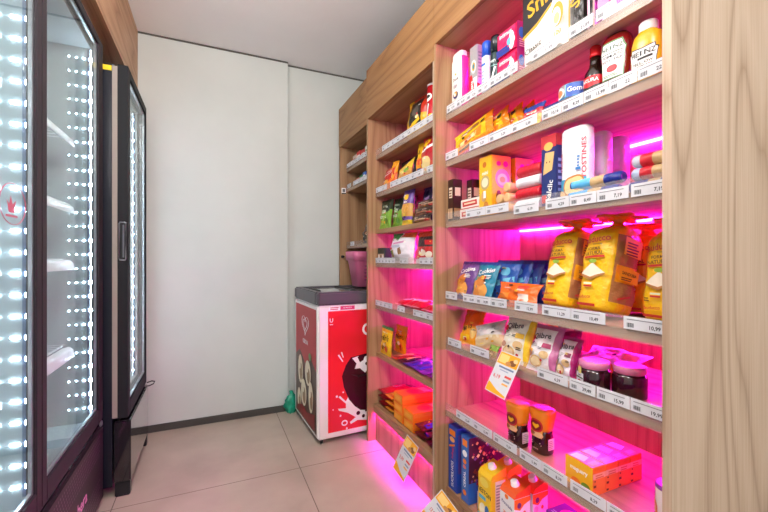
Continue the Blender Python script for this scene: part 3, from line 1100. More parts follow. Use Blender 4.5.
def pad_pack(lbl, z):
    return carton('sanitary_pad_pack', lbl, 'sanitary pads', X1, 1.142, z, 0.112, 0.07, 0.101, foil('#e0205e'),
                  [('t', 'intimus', 0.46, 0.8, 0.24, WHI, 0, 0.95), ('r', 0.02, 0.06, 0.66, 0.24, pm('#26368f', 0.4)), ('p', [(0.02, 0.24), (0.55, 0.24), (0.6, 0.34), (0.02, 0.34)], pm('#26368f', 0.4)),
                   ('e', 0.76, 0.42, 0.13, 0.34, WHI), ('e', 0.66, 0.42, 0.12, 0.14, ink('#5fb0e6')), ('e', 0.84, 0.4, 0.09, 0.12, WHI), ('e', 0.76, 0.42, 0.05, 0.22, ink('#d7e3f2'))],
                  [('r', 0, 0, 1, 1, ink('#a81a63')), ('e', 0.3, 0.6, 0.18, 0.2, BLU), ('l', 0.15, 0.08, 0.85, 0.4, 4, PNK), ('r', 0.55, 0.6, 0.9, 0.9, PUR)], group='sanitary pad packs on the top shelf', bev=0.008)


pad_pack('lower of two stacked crimson sanitary pad packs on the top shelf', ZA)
pad_pack('upper of two stacked crimson sanitary pad packs on the top shelf', ZA + 0.102)


def roll_pack(lbl, y, W, D, H, x, art, body):
    mb = MB().box(-W / 2, W / 2, -D / 2, D / 2, 0, H, body, 0.022)
    mb.art(Ffront(W, D, H), W, H, art)
    mb.art(Fright(W, D, H), D, H, [('r', 0.12, 0.05, 0.2, 0.95, ink('#e9d9a0')), ('e', 0.6, 0.7, 0.3, 0.14, ink('#e8e6ea')), ('e', 0.6, 0.3, 0.3, 0.14, ink('#e8e6ea'))])
    return tag(mb.build('paper_roll_pack', None, (x + D / 2, y, ZA), (0, 0, RZ)), lbl, 'paper rolls', 'paper roll packs on the top shelf')


roll_pack('big white pack of paper rolls with black and gold lettering on the top shelf', 0.972, 0.196, 0.10, 0.30, X1,
          [('p', [(0.07, 0.36), (0.4, 0.44), (0.72, 0.56), (0.9, 0.75), (0.94, 0.97), (0.07, 0.97)], black_ink), ('p', [(0.07, 0.36), (0.4, 0.42), (0.72, 0.54), (0.72, 0.58), (0.4, 0.46), (0.07, 0.40)], GOLD),
           ('p', [(0.07, 0.90), (0.35, 0.93), (0.6, 0.97), (0.07, 0.97)], ink('#f4f0e2')), ('t', 'Snif', 0.46, 0.68, 0.26, pm('#d9a520', 0.3), 10), ('e', 0.84, 0.40, 0.12, 0.13, GOLD), ('e', 0.82, 0.38, 0.09, 0.10, WHI),
           ('e', 0.83, 0.36, 0.06, 0.06, ink('#d7c583')), ('t', '120', 0.84, 0.20, 0.07, GOLD), ('t', 'Classic', 0.32, 0.20, 0.09, ink('#4a4438'), 8)], foil('#f1efea'))
roll_pack('black pack of paper rolls with gold lettering near the top shelf middle', 0.83, 0.075, 0.10, 0.30, X1 + 0.005,
          [('t', 'Snif', 0.5, 0.46, 0.17, pm('#d9a520', 0.3), 60), ('r', 0.0, 0.05, 0.06, 0.95, GOLD), ('r', 0.9, 0.05, 1.0, 0.95, ink('#e8b9d0'))], foil('#1a1614'))
carton('tissue_box', 'white and pink tissue pack near the top shelf end beside the black roll pack', 'tissues', X1 + 0.02, 0.715, ZA, 0.09, 0.06, 0.045, pm('#f2d8e4', 0.4), [('r', 0, 0, 0.5, 1, WHI)], [], [('r', 0.1, 0.1, 0.9, 0.9, PNK)])

# ---- second shelf (z = 1.655)
ZB = 1.656
NOOD = lambda u, v: foil('#f3bd1b') if v > 0.16 and u < 0.86 else foil('#ee8118')
nlab = ['frontmost yellow noodle pack at the far end of the second shelf', 'second yellow noodle pack, leaning behind the frontmost one', 'third yellow and orange noodle pack in the leaning row',
        'innermost orange-edged noodle pack of the leaning row']
for k, (y, x, ro, wd) in enumerate(((1.355, 1.026, 0.27, 0.25), (1.27, 1.06, 0.36, 0.2), (1.215, 1.092, 0.4, 0.19), (1.175, 1.124, 0.46, 0.18))):
    bag('noodle_pack', nlab[k], 'instant noodles', x, y, ZB, wd, 0.108, 0.014, NOOD,
        [('p', [(0.12, 0.2), (0.7, 0.25), (0.75, 0.6), (0.15, 0.55)], ORG), ('p', [(0.18, 0.26), (0.6, 0.3), (0.62, 0.5), (0.2, 0.48)], ink('#f3cf8e')), ('p', [(0.3, 0.32), (0.5, 0.34), (0.5, 0.42), (0.3, 0.4)], ink('#b5502a')),
         ('p', [(0.2, 0.68), (0.66, 0.72), (0.68, 0.86), (0.22, 0.82)], ink('#8a4a1c')), ('t', 'Lamen', 0.44, 0.77, 0.13, WHI, 4), ('r', 0.12, 0.06, 0.5, 0.15, BRN), ('r', 0.72, 0.7, 0.84, 0.84, black_ink)],
        lean=0.22, roll=-ro, turn=0.06, group='leaning noodle packs', seed=k)
for k, (y, x) in enumerate(((1.035, 1.03), (0.985, 1.078))):
    bag('biscuit_pack', ['blue and red topped cracker pack beside the tuna cans, farther one', 'blue and red topped cracker pack touching the tuna cans'][k], 'biscuits', x, y, ZB, 0.10, 0.095, 0.02,
        lambda u, v: foil('#23408e') if v > 0.78 else (foil('#c82a35') if v > 0.5 else foil('#e3ac2c')),
        [('t', 'Adria', 0.5, 0.64, 0.26, WHI), ('r', 0.05, 0.15, 0.5, 0.4, ORG), ('e', 0.7, 0.28, 0.14, 0.16, ink('#e9cf9a'))], lean=0.3, group='cracker packs', seed=20 + k)


def tuna(lbl, z, y, rot):
    t = thing('tuna_can', lbl, 'canned tuna', (1.075, y, z), (0, 0, RZ + rot), 'stacked tuna cans')
    r = 0.048
    mb = MB().loft(lathe_prof([(r - 0.002, 0), (r, 0.002), (r, 0.0465), (r - 0.002, 0.0485), (r - 0.004, 0.0455), (0.02, 0.045)]), silver, 36)
    mb.build('can', t)
    S = cyl_surface(r + 0.0004, r + 0.0004, 0.003, 0.0455, 260)
    mb = MB().art(S, 0.215, 0.0425, [('r', 0, 0, 1, 1, ink('#8ed0e6')), ('r', 0.5, 0.0, 0.82, 1, ink('#2f59b0')), ('t', 'Gomes', 0.66, 0.55, 0.5, WHI), ('e', 0.38, 0.5, 0.1, 0.4, WHI), ('e', 0.38, 0.48, 0.07, 0.26, ink('#e88a5e')),
                                   ('l', 0.18, 0.2, 0.28, 0.8, 3, WHI), ('r', 0, 0.0, 1, 0.1, ink('#2f7fb8'))], sub=3, step=0.0003)
    mb.build('paper_label', t)
    return t


tuna('lower of two stacked tuna cans with blue labels on the second shelf', ZB, 0.885, 0.2)
tuna('upper of two stacked tuna cans with blue labels on the second shelf', ZB + 0.049, 0.882, 0.1)
t = thing('soy_sauce_bottle', 'dark soy sauce bottle with red cap on the second shelf', 'sauce bottle', (1.058, 0.798, ZB), (0, 0, RZ))
MB().loft(lathe_prof([(0.028, 0), (0.031, 0.005), (0.031, 0.085), (0.029, 0.1), (0.018, 0.118), (0.0155, 0.13), (0.0148, 0.15)]), pm('#1c0f0a', 0.12), 28).build('body', t)
MB().loft(lathe_prof([(0.0162, 0.148), (0.0162, 0.156), (0.0145, 0.159), (0.0155, 0.177), (0.012, 0.1815)]), pm('#cf1c24', 0.25), 24).build('cap', t)
MB().art(cyl_surface(0.0315, 0.0315, 0.012, 0.085, 200), 0.108, 0.073, [('r', 0, 0, 1, 0.55, YEL), ('r', 0, 0.5, 1, 1, REDI), ('p', [(0, 0.6), (0.5, 0.4), (1, 0.6), (1, 0.72), (0.5, 0.55), (0, 0.72)], black_ink),
                                                                     ('t', 'SAKURA', 0.5, 0.82, 0.2, WHI), ('e', 0.5, 0.22, 0.2, 0.14, ORG)], sub=3).build('paper_label', t)


def ketchup(lbl, x, y, rot=0.0, z=ZB):
    t = thing('ketchup_bottle', lbl, 'ketchup', (x, y, z), (0, 0, RZ + rot), 'ketchup bottles')
    MB().loft([(0.026, 0.02, 0), (0.027, 0.021, 0.004), (0.027, 0.021, 0.03), (0.025, 0.019, 0.034)], pm('#f0eeea', 0.3), 28, 2.6).build('cap', t)
    pr = [(0.026, 0.019, 0.033), (0.034, 0.023, 0.04), (0.037, 0.026, 0.06), (0.039, 0.027, 0.12), (0.0405, 0.027, 0.145), (0.037, 0.025, 0.166), (0.028, 0.019, 0.178), (0.012, 0.009, 0.182)]
    MB().loft(pr, pm('#7e1416', 0.12, 0, 'plain', 1, 0.5), 32, 2.8).build('body', t)
    S = cyl_surface(0.0405, 0.0275, 0.05, 0.155, 110, 2.8)
    MB().art(S, 0.075, 0.11, [('p', [(0.14, 0), (0.86, 0), (0.90, 0.55), (1.0, 0.78), (0.90, 0.86), (0.82, 1.0), (0.18, 1.0), (0.10, 0.86), (0, 0.78), (0.10, 0.55)], ink('#5a8a55')),
                              ('p', [(0.18, 0.03), (0.82, 0.03), (0.86, 0.55), (0.94, 0.76), (0.84, 0.84), (0.78, 0.96), (0.22, 0.96), (0.16, 0.84), (0.06, 0.76), (0.14, 0.55)], WHI),
                              ('t', 'HEINZ', 0.5, 0.82, 0.15, ink('#1d4a2c')), ('r', 0.15, 0.68, 0.85, 0.70, ink('#1d4a2c')), ('t', 'TOMATO', 0.5, 0.60, 0.10, black_ink), ('t', 'KETCHUP', 0.5, 0.49, 0.09, black_ink),
                              ('e', 0.5, 0.27, 0.12, 0.09, REDI), ('l', 0.25, 0.06, 0.75, 0.14, 2, ink('#5a8a55'))], sub=2, step=0.00025).build('paper_label', t)
    return t


ketchup('ketchup bottle with white shield label in front on the second shelf', 1.056, 0.728, 0.1)
ketchup('dark ketchup bottle half hidden behind the mustard bottle', 1.14, 0.735, 0.2)
t = thing('mustard_bottle', 'yellow mustard bottle with white cap at the near end of the second shelf', 'mustard', (1.055, 0.642, ZB), (0, 0, RZ + 0.05))
MB().loft([(0.036, 0.024, 0), (0.039, 0.026, 0.006), (0.040, 0.027, 0.07), (0.038, 0.026, 0.11), (0.032, 0.023, 0.132), (0.021, 0.019, 0.142)], pm('#eab022', 0.25), 32, 2.8).build('body', t)
MB().loft([(0.0215, 0.0195, 0.141), (0.0225, 0.0205, 0.143), (0.0225, 0.0205, 0.163), (0.020, 0.018, 0.167)], white, 28).build('cap', t)
MB().art(cyl_surface(0.0403, 0.0273, 0.022, 0.098, 110, 2.8), 0.075, 0.076, [
    ('p', [(0.1, 0), (0.9, 0), (0.9, 0.5), (1, 0.85), (0.88, 0.88), (0.85, 1), (0.5, 0.96), (0.15, 1), (0.12, 0.88), (0, 0.85), (0.1, 0.5)], black_ink),
    ('p', [(0.13, 0.03), (0.87, 0.03), (0.87, 0.5), (0.95, 0.82), (0.85, 0.85), (0.82, 0.96), (0.5, 0.92), (0.18, 0.96), (0.15, 0.85), (0.05, 0.82), (0.13, 0.5)], WHI),
    ('t', 'HEINZ', 0.5, 0.76, 0.24, black_ink), ('r', 0.4, 0.55, 0.75, 0.63, black_ink), ('t', 'YELLOW', 0.5, 0.43, 0.13, ink('#54524e')), ('t', 'MUSTARD', 0.5, 0.30, 0.12, ink('#54524e')),
    ('e', 0.68, 0.13, 0.2, 0.07, ink('#b9742c')), ('e', 0.4, 0.13, 0.2, 0.08, ink('#e9c79a'))], sub=2, step=0.00025).build('paper_label', t)

# ---- third shelf (z = 1.372)
ZCs = 1.373
brn_front = [('r', 0.25, 0.55, 0.85, 0.8, ink('#e8d6c0')), ('l', 0.3, 0.58, 0.8, 0.78, 3, BRN), ('r', 0.1, 0.05, 0.9, 0.3, ink('#d7b38c')), ('r', 0.3, 0.05, 0.4, 0.3, BRN), ('r', 0.6, 0.05, 0.7, 0.3, BRN)]
for k, (x, y) in enumerate(((1.008, 1.493), (1.09, 1.462), (1.13, 1.435))):
    carton('chocolate_wafer_box', ['slim brown wafer box at the far left end of the third shelf', 'slim brown wafer box behind the two stacked white and red boxes, left one', 'slim brown wafer box behind the two stacked white and red boxes, right one'][k],
           'wafers', x, y, ZCs, 0.042, 0.05, 0.19, pm('#3c2019', 0.35), brn_front, [('r', 0.2, 0.6, 0.8, 0.8, ink('#d9c5ae')), ('r', 0.1, 0.1, 0.9, 0.3, ink('#a87c58'))], group='brown wafer boxes')
for k in range(2):
    carton('small_sweet_box', ['lower of two flat white and red boxes stacked on the third shelf', 'upper of two flat white and red boxes stacked on the third shelf'][k], 'sweets', X1 + 0.005 * k, 1.375, ZCs + k * 0.044, 0.13, 0.06, 0.0435, pm('#efe2da', 0.4),
           [('p', [(0.12, 0.25), (0.9, 0.3), (0.88, 0.8), (0.1, 0.75)], ink('#c8342e')), ('p', [(0.2, 0.45), (0.82, 0.48), (0.8, 0.64), (0.2, 0.62)], ink('#f3d9b8')), ('r', 0, 0, 1, 0.12, ink('#b8564a'))],
           [('r', 0, 0.2, 1, 0.7, ink('#c8342e'))], group='flat sweet boxes')
yf = [('e', 0.45, 0.86, 0.16, 0.05, ink('#c86a1c')), ('t', 'mini', 0.5, 0.72, 0.09, WHI), ('e', 0.5, 0.56, 0.36, 0.12, ink('#b9a06a')), ('e', 0.5, 0.56, 0.26, 0.08, ink('#e6d9b8')), ('e', 0.42, 0.33, 0.22, 0.09, ink('#c99a5a')),
      ('e', 0.6, 0.16, 0.2, 0.08, ink('#c77d2c')), ('r', 0.4, 0.3, 0.6, 0.42, WHI)]
yr = [('e', 0.55, 0.62, 0.36, 0.16, ink('#f58fb0')), ('e', 0.55, 0.60, 0.26, 0.10, ink('#f8d3c0')), ('e', 0.55, 0.6, 0.14, 0.05, ink('#e3a95c')), ('e', 0.35, 0.86, 0.12, 0.04, MAG), ('e', 0.7, 0.86, 0.13, 0.05, MAG), ('e', 0.35, 0.3, 0.14, 0.12, BRN), ('e', 0.7, 0.25, 0.12, 0.14, ORG)]
for k, x in enumerate((X1, 1.145)):
    carton('biscuit_box', ['front yellow biscuit box with pink flower picture on the third shelf', 'rear yellow biscuit box standing deeper behind the front one'][k], 'biscuits', x, 1.265, ZCs, 0.078, 0.10, 0.243, pm('#f5b81e', 0.35), yf, yr, group='yellow biscuit boxes')


def roll(lbl, x, y, z, L, r, col, end, axis='X', group=None, band=None, name='biscuit_roll', cat='biscuits'):
    """round sleeve of biscuits; axis X points into the shelf, Y lies along it"""
    mb = MB()
    prof = [(r * 0.75, 0), (r * 0.97, 0.004), (r, 0.008)] + [(r * (1 + 0.025 * (i % 2)), 0.008 + (L - 0.016) * i / 14) for i in range(1, 14)] + [(r, L - 0.008), (r * 0.97, L - 0.004), (r * 0.75, L)]
    n = len(prof)

    def mf(i, j):
        if j < 2:
            return end
        if name == 'biscuit_sleeve' and axis == 'Y' and 0.42 <= j / n < 0.6 and band:
            return foil('#c9a878')
        if band and band[0] <= j / n < band[1]:
            return band[2]
        return col
    mb.loft(lathe_prof(prof), mf, 22)
    M = Matrix.Rotation(PI / 2, 4, 'Y') if axis == 'X' else Matrix.Rotation(PI / 2, 4, 'X')
    mb.bm.transform(Matrix.Translation((0, 0, r * 1.026)) @ M)
    return tag(mb.build(name, None, (x, y, z)), lbl, cat, group)


tan = pm('#d9b07c', 0.5)
R0 = 0.0225
for k, (y, z, lbl) in enumerate(((1.188, 0, 'bottom tan-ended roll of the two-high stack beside the yellow box'), (1.188, 0.039, 'top tan-ended roll of the two-high stack beside the yellow box'),
                                 (1.146, 0, 'bottom tan-ended roll of the three-high stack beside the red sleeves'), (1.146, 0.039, 'middle tan-ended roll of the three-high stack beside the red sleeves'),
                                 (1.146, 0.078, 'topmost tan-ended roll of the three-high stack beside the red sleeves'))):
    roll(lbl, 1.024, y, ZCs + z, 0.15, 0.019, tan, tan, 'X', 'biscuit rolls seen end on')
for k, (c, lbl) in enumerate((('#e4e6ea', 'bottom pale sleeve of the red and white stacked biscuit sleeves'), ('#cf2233', 'second from bottom, red sleeve of the stacked biscuit sleeves'),
                              ('#e4e6ea', 'third from bottom, pale sleeve of the stacked biscuit sleeves'), ('#cf2233', 'topmost red sleeve of the red and white stacked biscuit sleeves'))):
    roll(lbl, 1.046 + 0.002 * k, 1.106, ZCs + k * 0.0412, 0.115, 0.02, foil(c), foil(c), 'Y', 'red and white stacked sleeves', None, 'biscuit_sleeve')
carton('cracker_box', 'tall navy cracker box with a biscuit picture on the third shelf', 'crackers', X1, 0.942, ZCs, 0.062, 0.04, 0.235, pm('#23316e', 0.35),
       [('r', 0, 0.82, 1, 1, ink('#c2343c')), ('e', 0.5, 0.84, 0.3, 0.06, ink('#e8b15a')), ('p', [(0.15, 0.45), (0.75, 0.5), (0.9, 0.75), (0.3, 0.76)], ink('#e5b877')), ('e', 0.4, 0.62, 0.04, 0.012, BRN), ('e', 0.6, 0.62, 0.04, 0.012, BRN),
        ('t', 'Salclic', 0.6, 0.22, 0.12, WHI, 80), ('r', 0.1, 0.05, 0.4, 0.16, REDI)], [('r', 0, 0.84, 1, 1, ink('#c2343c')), ('l', 0.2, 0.2, 0.8, 0.7, 6, ink('#8fa0d8'))])


def tall_pack(lbl, x, y, W, D, H, art, col, p=3.2, group=None, right=()):
    pr = [(W / 2 * k, D / 2 * k2, z * H) for k, k2, z in ((0.9, 0.9, 0), (1, 1, 0.03), (1, 1, 0.2), (0.985, 0.98, 0.4), (1, 1, 0.6), (0.985, 0.98, 0.8), (0.98, 0.97, 0.95), (0.86, 0.84, 0.985), (0.6, 0.5, 1.0))]
    mb = MB().loft(pr, col, 32, p)
    mb.art(cyl_surface(W / 2, D / 2, 0.01, H * 0.96, 118, p), W, H * 0.95, art, sub=3, step=0.0004, base=0.001)
    return tag(mb.build('cookie_sleeve', None, (x + D / 2, y, ZCs), (0, 0, RZ)), lbl, 'cookies', group)


tall_pack('tall white cookie pack with red lettering and cookie pictures on the third shelf', X1, 0.853, 0.098, 0.055, 0.238,
          [('r', 0, 0.0, 1, 0.30, ink('#3f9fc4')), ('t', 'TOSTINES', 0.90, 0.56, 0.13, ink('#c8455c'), 90), ('t', 'Rosca', 0.13, 0.55, 0.11, ink('#a8394a'), 90), ('e', 0.62, 0.18, 0.32, 0.16, ink('#c77f3a')), ('e', 0.62, 0.18, 0.27, 0.135, ink('#efcf95')),
           ('e', 0.62, 0.18, 0.12, 0.06, ink('#d49a55')), ('e', 0.2, 0.06, 0.2, 0.08, ink('#e9c184')), ('l', 0.62, 0.45, 0.72, 0.62, 4, ink('#3b7fc0')), ('r', 0.58, 0.4, 0.74, 0.44, ink('#3b7fc0'))], foil('#eceff2'), group='tall cookie packs')
tall_pack('clear cookie pack standing behind the tall white pack', 1.12, 0.862, 0.09, 0.06, 0.235,
          [('e', 0.6, 0.22, 0.26, 0.09, WHI), ('e', 0.6, 0.22, 0.2, 0.07, ink('#9aa9c8')), ('r', 0.1, 0.5, 0.5, 0.9, ink('#d8cfa0')), ('r', 0.55, 0.4, 0.95, 0.95, ink('#c5b6cc')), ('e', 0.85, 0.2, 0.08, 0.05, REDI)], foil('#cfc9d2'), group='tall cookie packs')
tall_pack('silvery cookie pack standing third in the row by the shelf back', 1.235, 0.875, 0.075, 0.06, 0.24, [('r', 0.2, 0.05, 0.8, 0.3, ink('#b8aec0'))], foil('#c2bac8'), group='tall cookie packs')
for k, (x, y, z, c, b, lbl) in enumerate((
        (1.03, 0.865, 0.0, '#3aa0d8', '#1d2f86', 'lower of two lying blue and clear biscuit sleeves in front of the cookie packs'),
        (1.032, 0.857, 0.0345, '#5fb4e2', '#1d2f86', 'upper of two lying blue and clear biscuit sleeves in front of the cookie packs'),
        (1.045, 0.685, 0.0, '#c9cbd8', '#1d2f86', 'bottom sleeve of three lying biscuit sleeves at the near end of the third shelf'),
        (1.047, 0.675, 0.0345, '#b4c4de', '#d02a35', 'middle red-banded sleeve of three lying biscuit sleeves at the near end'),
        (1.049, 0.675, 0.069, '#c9cbd8', '#d02a35', 'top red-banded sleeve of three lying biscuit sleeves at the near end'))):
    L = 0.165 if k < 2 else 0.125
    roll(lbl, x, y, ZCs + z, L, 0.0167, foil(c), foil('#1d2f86') if k < 2 else foil(c), 'Y', 'lying biscuit sleeves',
         ((0.62, 2, foil(b)) if k < 2 else ((0.2, 0.6, foil(b)) if k > 2 else (0.0, 0.7, foil(b)))), 'biscuit_sleeve')

# ---- fourth shelf (z = 1.015)
ZD = 1.016
W_ = foil('#eef0f0')


def ckf(c1, c2):
    return lambda u, v: foil(c2) if (v < 0.1 or v > 0.9) else foil(c1)


cart = [('e', 0.3, 0.3, 0.22, 0.2, ink('#d98a3c')), ('e', 0.62, 0.25, 0.2, 0.17, ink('#e7a04c')), ('e', 0.45, 0.5, 0.18, 0.14, ink('#c87430')), ('t', 'Cookies', 0.55, 0.74, 0.16, WHI, 12), ('l', 0.5, 0.55, 0.85, 0.66, 3, WHI)]
bag('cookie_bag', 'purple cookie bag at the far left end of the fourth shelf', 'cookies', 1.035, 1.446, ZD, 0.13, 0.18, 0.04, ckf('#6b3f86', '#3c2566'), cart, 0.35, 0.0, group='cookie bags', seed=31)
bag('cookie_bag', 'teal cookie bag with picture of cookies, frontmost on the fourth shelf', 'cookies', 1.03, 1.312, ZD, 0.13, 0.18, 0.036, ckf('#1f7f9c', '#23418e'), cart, 0.38, 0.06, group='cookie bags', seed=32)
for k, (x, y, c) in enumerate(((1.085, 1.245, '#2a5cae'), (1.12, 1.22, '#2b4fa8'), (1.157, 1.195, '#274a9c'), (1.196, 1.17, '#2d3a96'))):
    bag('cookie_bag', ['blue cookie bag directly behind the teal one', 'second blue cookie bag behind the teal one', 'third blue cookie bag behind the teal one', 'innermost dark blue cookie bag of the row'][k],
        'cookies', x, y, ZD, 0.13, 0.185, 0.022, ckf(c, '#1d2f7a'), [('p', [(0.1, 0.35), (0.9, 0.5), (0.9, 0.62), (0.1, 0.48)], ink('#6fc0dc')), ('e', 0.5, 0.72, 0.2, 0.1, ink('#6fc0dc'))], 0.32, 0.12, group='cookie bags', seed=33 + k)
o = bag('toast_bag', 'orange bag lying on its side in front of the loaves', 'toast', 1.045, 1.125, ZD, 0.215, 0.095, 0.045, lambda u, v: foil('#ee6a1c'),
        [('p', [(0.6, 0.12), (0.86, 0.15), (0.86, 0.52), (0.62, 0.5)], ink('#f0dccf')), ('e', 0.7, 0.8, 0.12, 0.1, ink('#d8442a')), ('r', 0.1, 0.3, 0.4, 0.5, ink('#f28a2e'))], 0.35, 0.0, seed=40, wr=0.008)
bag('toast_bag', 'upright bag in pink light behind the orange lying bag', 'toast', 1.275, 1.02, ZD, 0.20, 0.20, 0.05, lambda u, v: foil('#ee8fc8'),  # pale bag, pink LED light put into its foil colour
    [('r', 0.3, 0.2, 0.7, 0.4, ORG), ('p', [(0.2, 0.5), (0.8, 0.6), (0.8, 0.7), (0.2, 0.6)], ink('#f7e6ea'))], 0.3, 0.15, -0.3, seed=41, wr=0.01)


def bread(lbl, x, y, lean, turn, W=0.135, D=0.12, H=0.245, seed=0, brown='#b47c52'):
    """bagged loaf standing on its end, printed yellow front, clear crust-coloured side, twisted neck"""
    t = thing('bread_bag', lbl, 'bread', (x, y, ZD + D * 0.5 * math.sin(lean) + 0.002), (-lean, 0, RZ + turn), 'bagged bread loaves')
    yel, yel2, crust = foil('#f2bd1a'), foil('#f0a818'), pm(brown, 0.22, 0, 'foil')
    seg, nz = 40, 26

    def sec(v):
        k = 1.0
        if v < 0.08:
            k = 0.90 + 0.10 * math.sin(v / 0.08 * PI / 2)
        if v > 0.86:
            k = 1 - 0.62 * ((v - 0.86) / 0.14) ** 1.6
        return k

    def P(i, j):
        a, v = 2 * PI * i / seg, j / nz
        c, s = math.cos(a), math.sin(a)
        k = sec(v)
        n = noise.noise(Vector((c * 2 + seed, s * 2, v * 5))) * 0.006 + noise.noise(Vector((c * 5, s * 5 + seed, v * 13))) * 0.0022
        kx = k if v < 0.86 else 0.45 * k + 0.55
        return ((W / 2 * kx + n) * math.copysign(abs(c) ** 0.62, c), (D / 2 * k + n) * math.copysign(abs(s) ** 0.62, s), v * H)

    def mf(i, j):
        a, v = 2 * PI * (i + .5) / seg, (j + .5) / nz
        s, c = math.sin(a), math.cos(a)
        if v > 0.9:
            return yel2
        if s < -0.3 and -0.97 < c < 0.80:
            return yel
        if c > 0 and 0.10 > v:
            return yel
        if c > 0.3 and -0.45 < s < 0.5 and 0.36 < v < 0.54:
            return yel2
        return crust
    mb = MB()
    vs = mb.grid(P, seg, nz, mf, True)
    mb.bm.faces.new(list(reversed(vs[0]))).material_index = mb.mi(yel)
    mb.bm.faces.new(vs[-1]).material_index = mb.mi(yel2)

    def S(u, v, off):
        xx = (u - 0.5) * W * 0.84
        ss = -(max(0.0, 1 - abs(2 * xx / W) ** 3.2)) ** (1 / 3.2)
        return (xx, (D / 2 * sec(v) + 0.006) * ss - off, v * H)
    R2 = ink('#c5302a')
    mb.art(S, W * 0.84, H, [('t', 'Bauducco', 0.42, 0.80, 0.105, R2, 8, 0.9), ('r', 0.4, 0.74, 0.72, 0.748, BRN), ('t', 'FORMA', 0.45, 0.69, 0.05, BRN, 6), ('t', 'NATURAL', 0.45, 0.635, 0.058, BRN, 6), ('p', [(0.12, 0.575), (0.85, 0.595), (0.85, 0.62), (0.12, 0.60)], R2),
                            ('p', [(0.1, 0.40), (0.5, 0.53), (0.92, 0.42), (0.5, 0.36)], ink('#f0e4cd')), ('p', [(0.1, 0.40), (0.5, 0.36), (0.92, 0.42), (0.92, 0.40), (0.5, 0.325), (0.1, 0.375)], ink('#b47a3e')), ('e', 0.5, 0.545, 0.14, 0.025, ink('#8fae3c')),
                            ('r', 0.3, 0.245, 0.6, 0.265, R2), ('r', 0.3, 0.275, 0.6, 0.295, ink('#dfe6c8')), ('t', 'Bauducco', 0.36, 0.13, 0.055, R2, 4, 0.9), ('r', 0.1, 0.03, 0.8, 0.06, R2), ('l', 0.1, 0.2, 0.3, 0.25, 2, BRN)], sub=2, step=0.0003, base=0.001)

    def Sr(u, v, off):
        return (W / 2 + 0.0065 + off, -D * 0.32 + u * D * 0.64, v * H)
    mb.art(Sr, D * 0.64, H, [('p', [(0.05, 0.37), (0.95, 0.35), (0.95, 0.50), (0.05, 0.53)], ink('#f0ac1e')), ('t', 'SANDUBA', 0.5, 0.45, 0.05, BRN, -3), ('l', 0.15, 0.375, 0.8, 0.42, 2, BRN),
                             ('p', [(0.10, 0.66), (0.9, 0.64), (0.9, 0.84), (0.10, 0.86)], ink('#eeb52a')), ('l', 0.2, 0.66, 0.8, 0.82, 5, BRN), ('p', [(0.1, 0.14), (0.7, 0.2), (0.7, 0.22), (0.1, 0.16)], R2)], sub=1, step=0.0003, base=0.001)
    mb.build('wrapper', t)
    nk = MB()
    org = foil('#f2741c')

    def Pn(i, j):
        a, v = 2 * PI * i / 24, j / 8
        r = (0.030, 0.020, 0.013, 0.012, 0.020, 0.034, 0.046, 0.052, 0.050)[j]
        r *= 1 + 0.22 * math.sin(5 * a + j * 0.8) * (0.3 + v)
        return (r * 1.35 * math.cos(a), r * 0.9 * math.sin(a) + 0.01 * v, H - 0.006 + (0, 0.010, 0.018, 0.026, 0.034, 0.041, 0.044, 0.043, 0.039)[j])
    vs = nk.grid(Pn, 24, 8, lambda i, j: org, True)
    nk.bm.faces.new(vs[-1]).material_index = nk.mi(org)
    nk.build('twisted_neck', t)
    return t


bread('yellow bagged loaf farthest left of the standing loaves', 1.105, 0.955, 0.24, 0.0, W=0.11, D=0.125, H=0.265, seed=1)
bread('large yellow bagged loaf at the front with its crust side showing', 1.112, 0.812, 0.22, -0.06, W=0.115, D=0.14, H=0.268, seed=2)
bread('bagged loaf standing behind the front one, deeper on the shelf', 1.285, 0.80, 0.1, 0.1, W=0.11, D=0.12, H=0.25, seed=3, brown='#b47c52')
bread('bagged loaf at the near end, half hidden by the oak end panel', 1.16, 0.645, 0.12, -0.05, W=0.11, D=0.12, H=0.25, seed=4)

# ---- fifth shelf (z = 0.805)
ZE = 0.806
bag('wrap_bag', 'orange and yellow bag at the far left end of the fifth shelf', 'wraps', 1.055, 1.43, ZE, 0.14, 0.165, 0.035, lambda u, v: foil('#f0651a') if v > 0.5 else foil('#f3a522'),
    [('t', 'Rap10', 0.4, 0.45, 0.16, BRN, 10), ('r', 0.1, 0.12, 0.6, 0.25, YEL), ('e', 0.75, 0.3, 0.14, 0.14, ink('#e8c070'))], 0.4, 0.0, -0.1, seed=50, wr=0.008)
bag('flatbread_bag', 'clear bag of pale flatbread leaning in front on the fifth shelf', 'flatbread', 1.035, 1.268, ZE, 0.17, 0.11, 0.045, lambda u, v: foil('#d8d2d0') if v > 0.42 else foil('#dbbf92'),
    [('r', 0.08, 0.62, 0.9, 0.86, ink('#c9c6cc')), ('l', 0.12, 0.64, 0.86, 0.84, 4, ink('#8d8a94')), ('p', [(0.05, 0.38), (0.9, 0.3), (0.9, 0.4), (0.05, 0.48)], ink('#e9d9b8'))], 0.4, 0.05, -0.32, seed=51, wr=0.008)
bag('seed_bag', 'small green and brown bag low on the fifth shelf beside the flatbread', 'seeds', 1.02, 1.225, ZE, 0.05, 0.05, 0.014, lambda u, v: foil('#7d9a3c') if v > 0.5 else foil('#a58444'), [], 0.5, 0.1, seed=52)


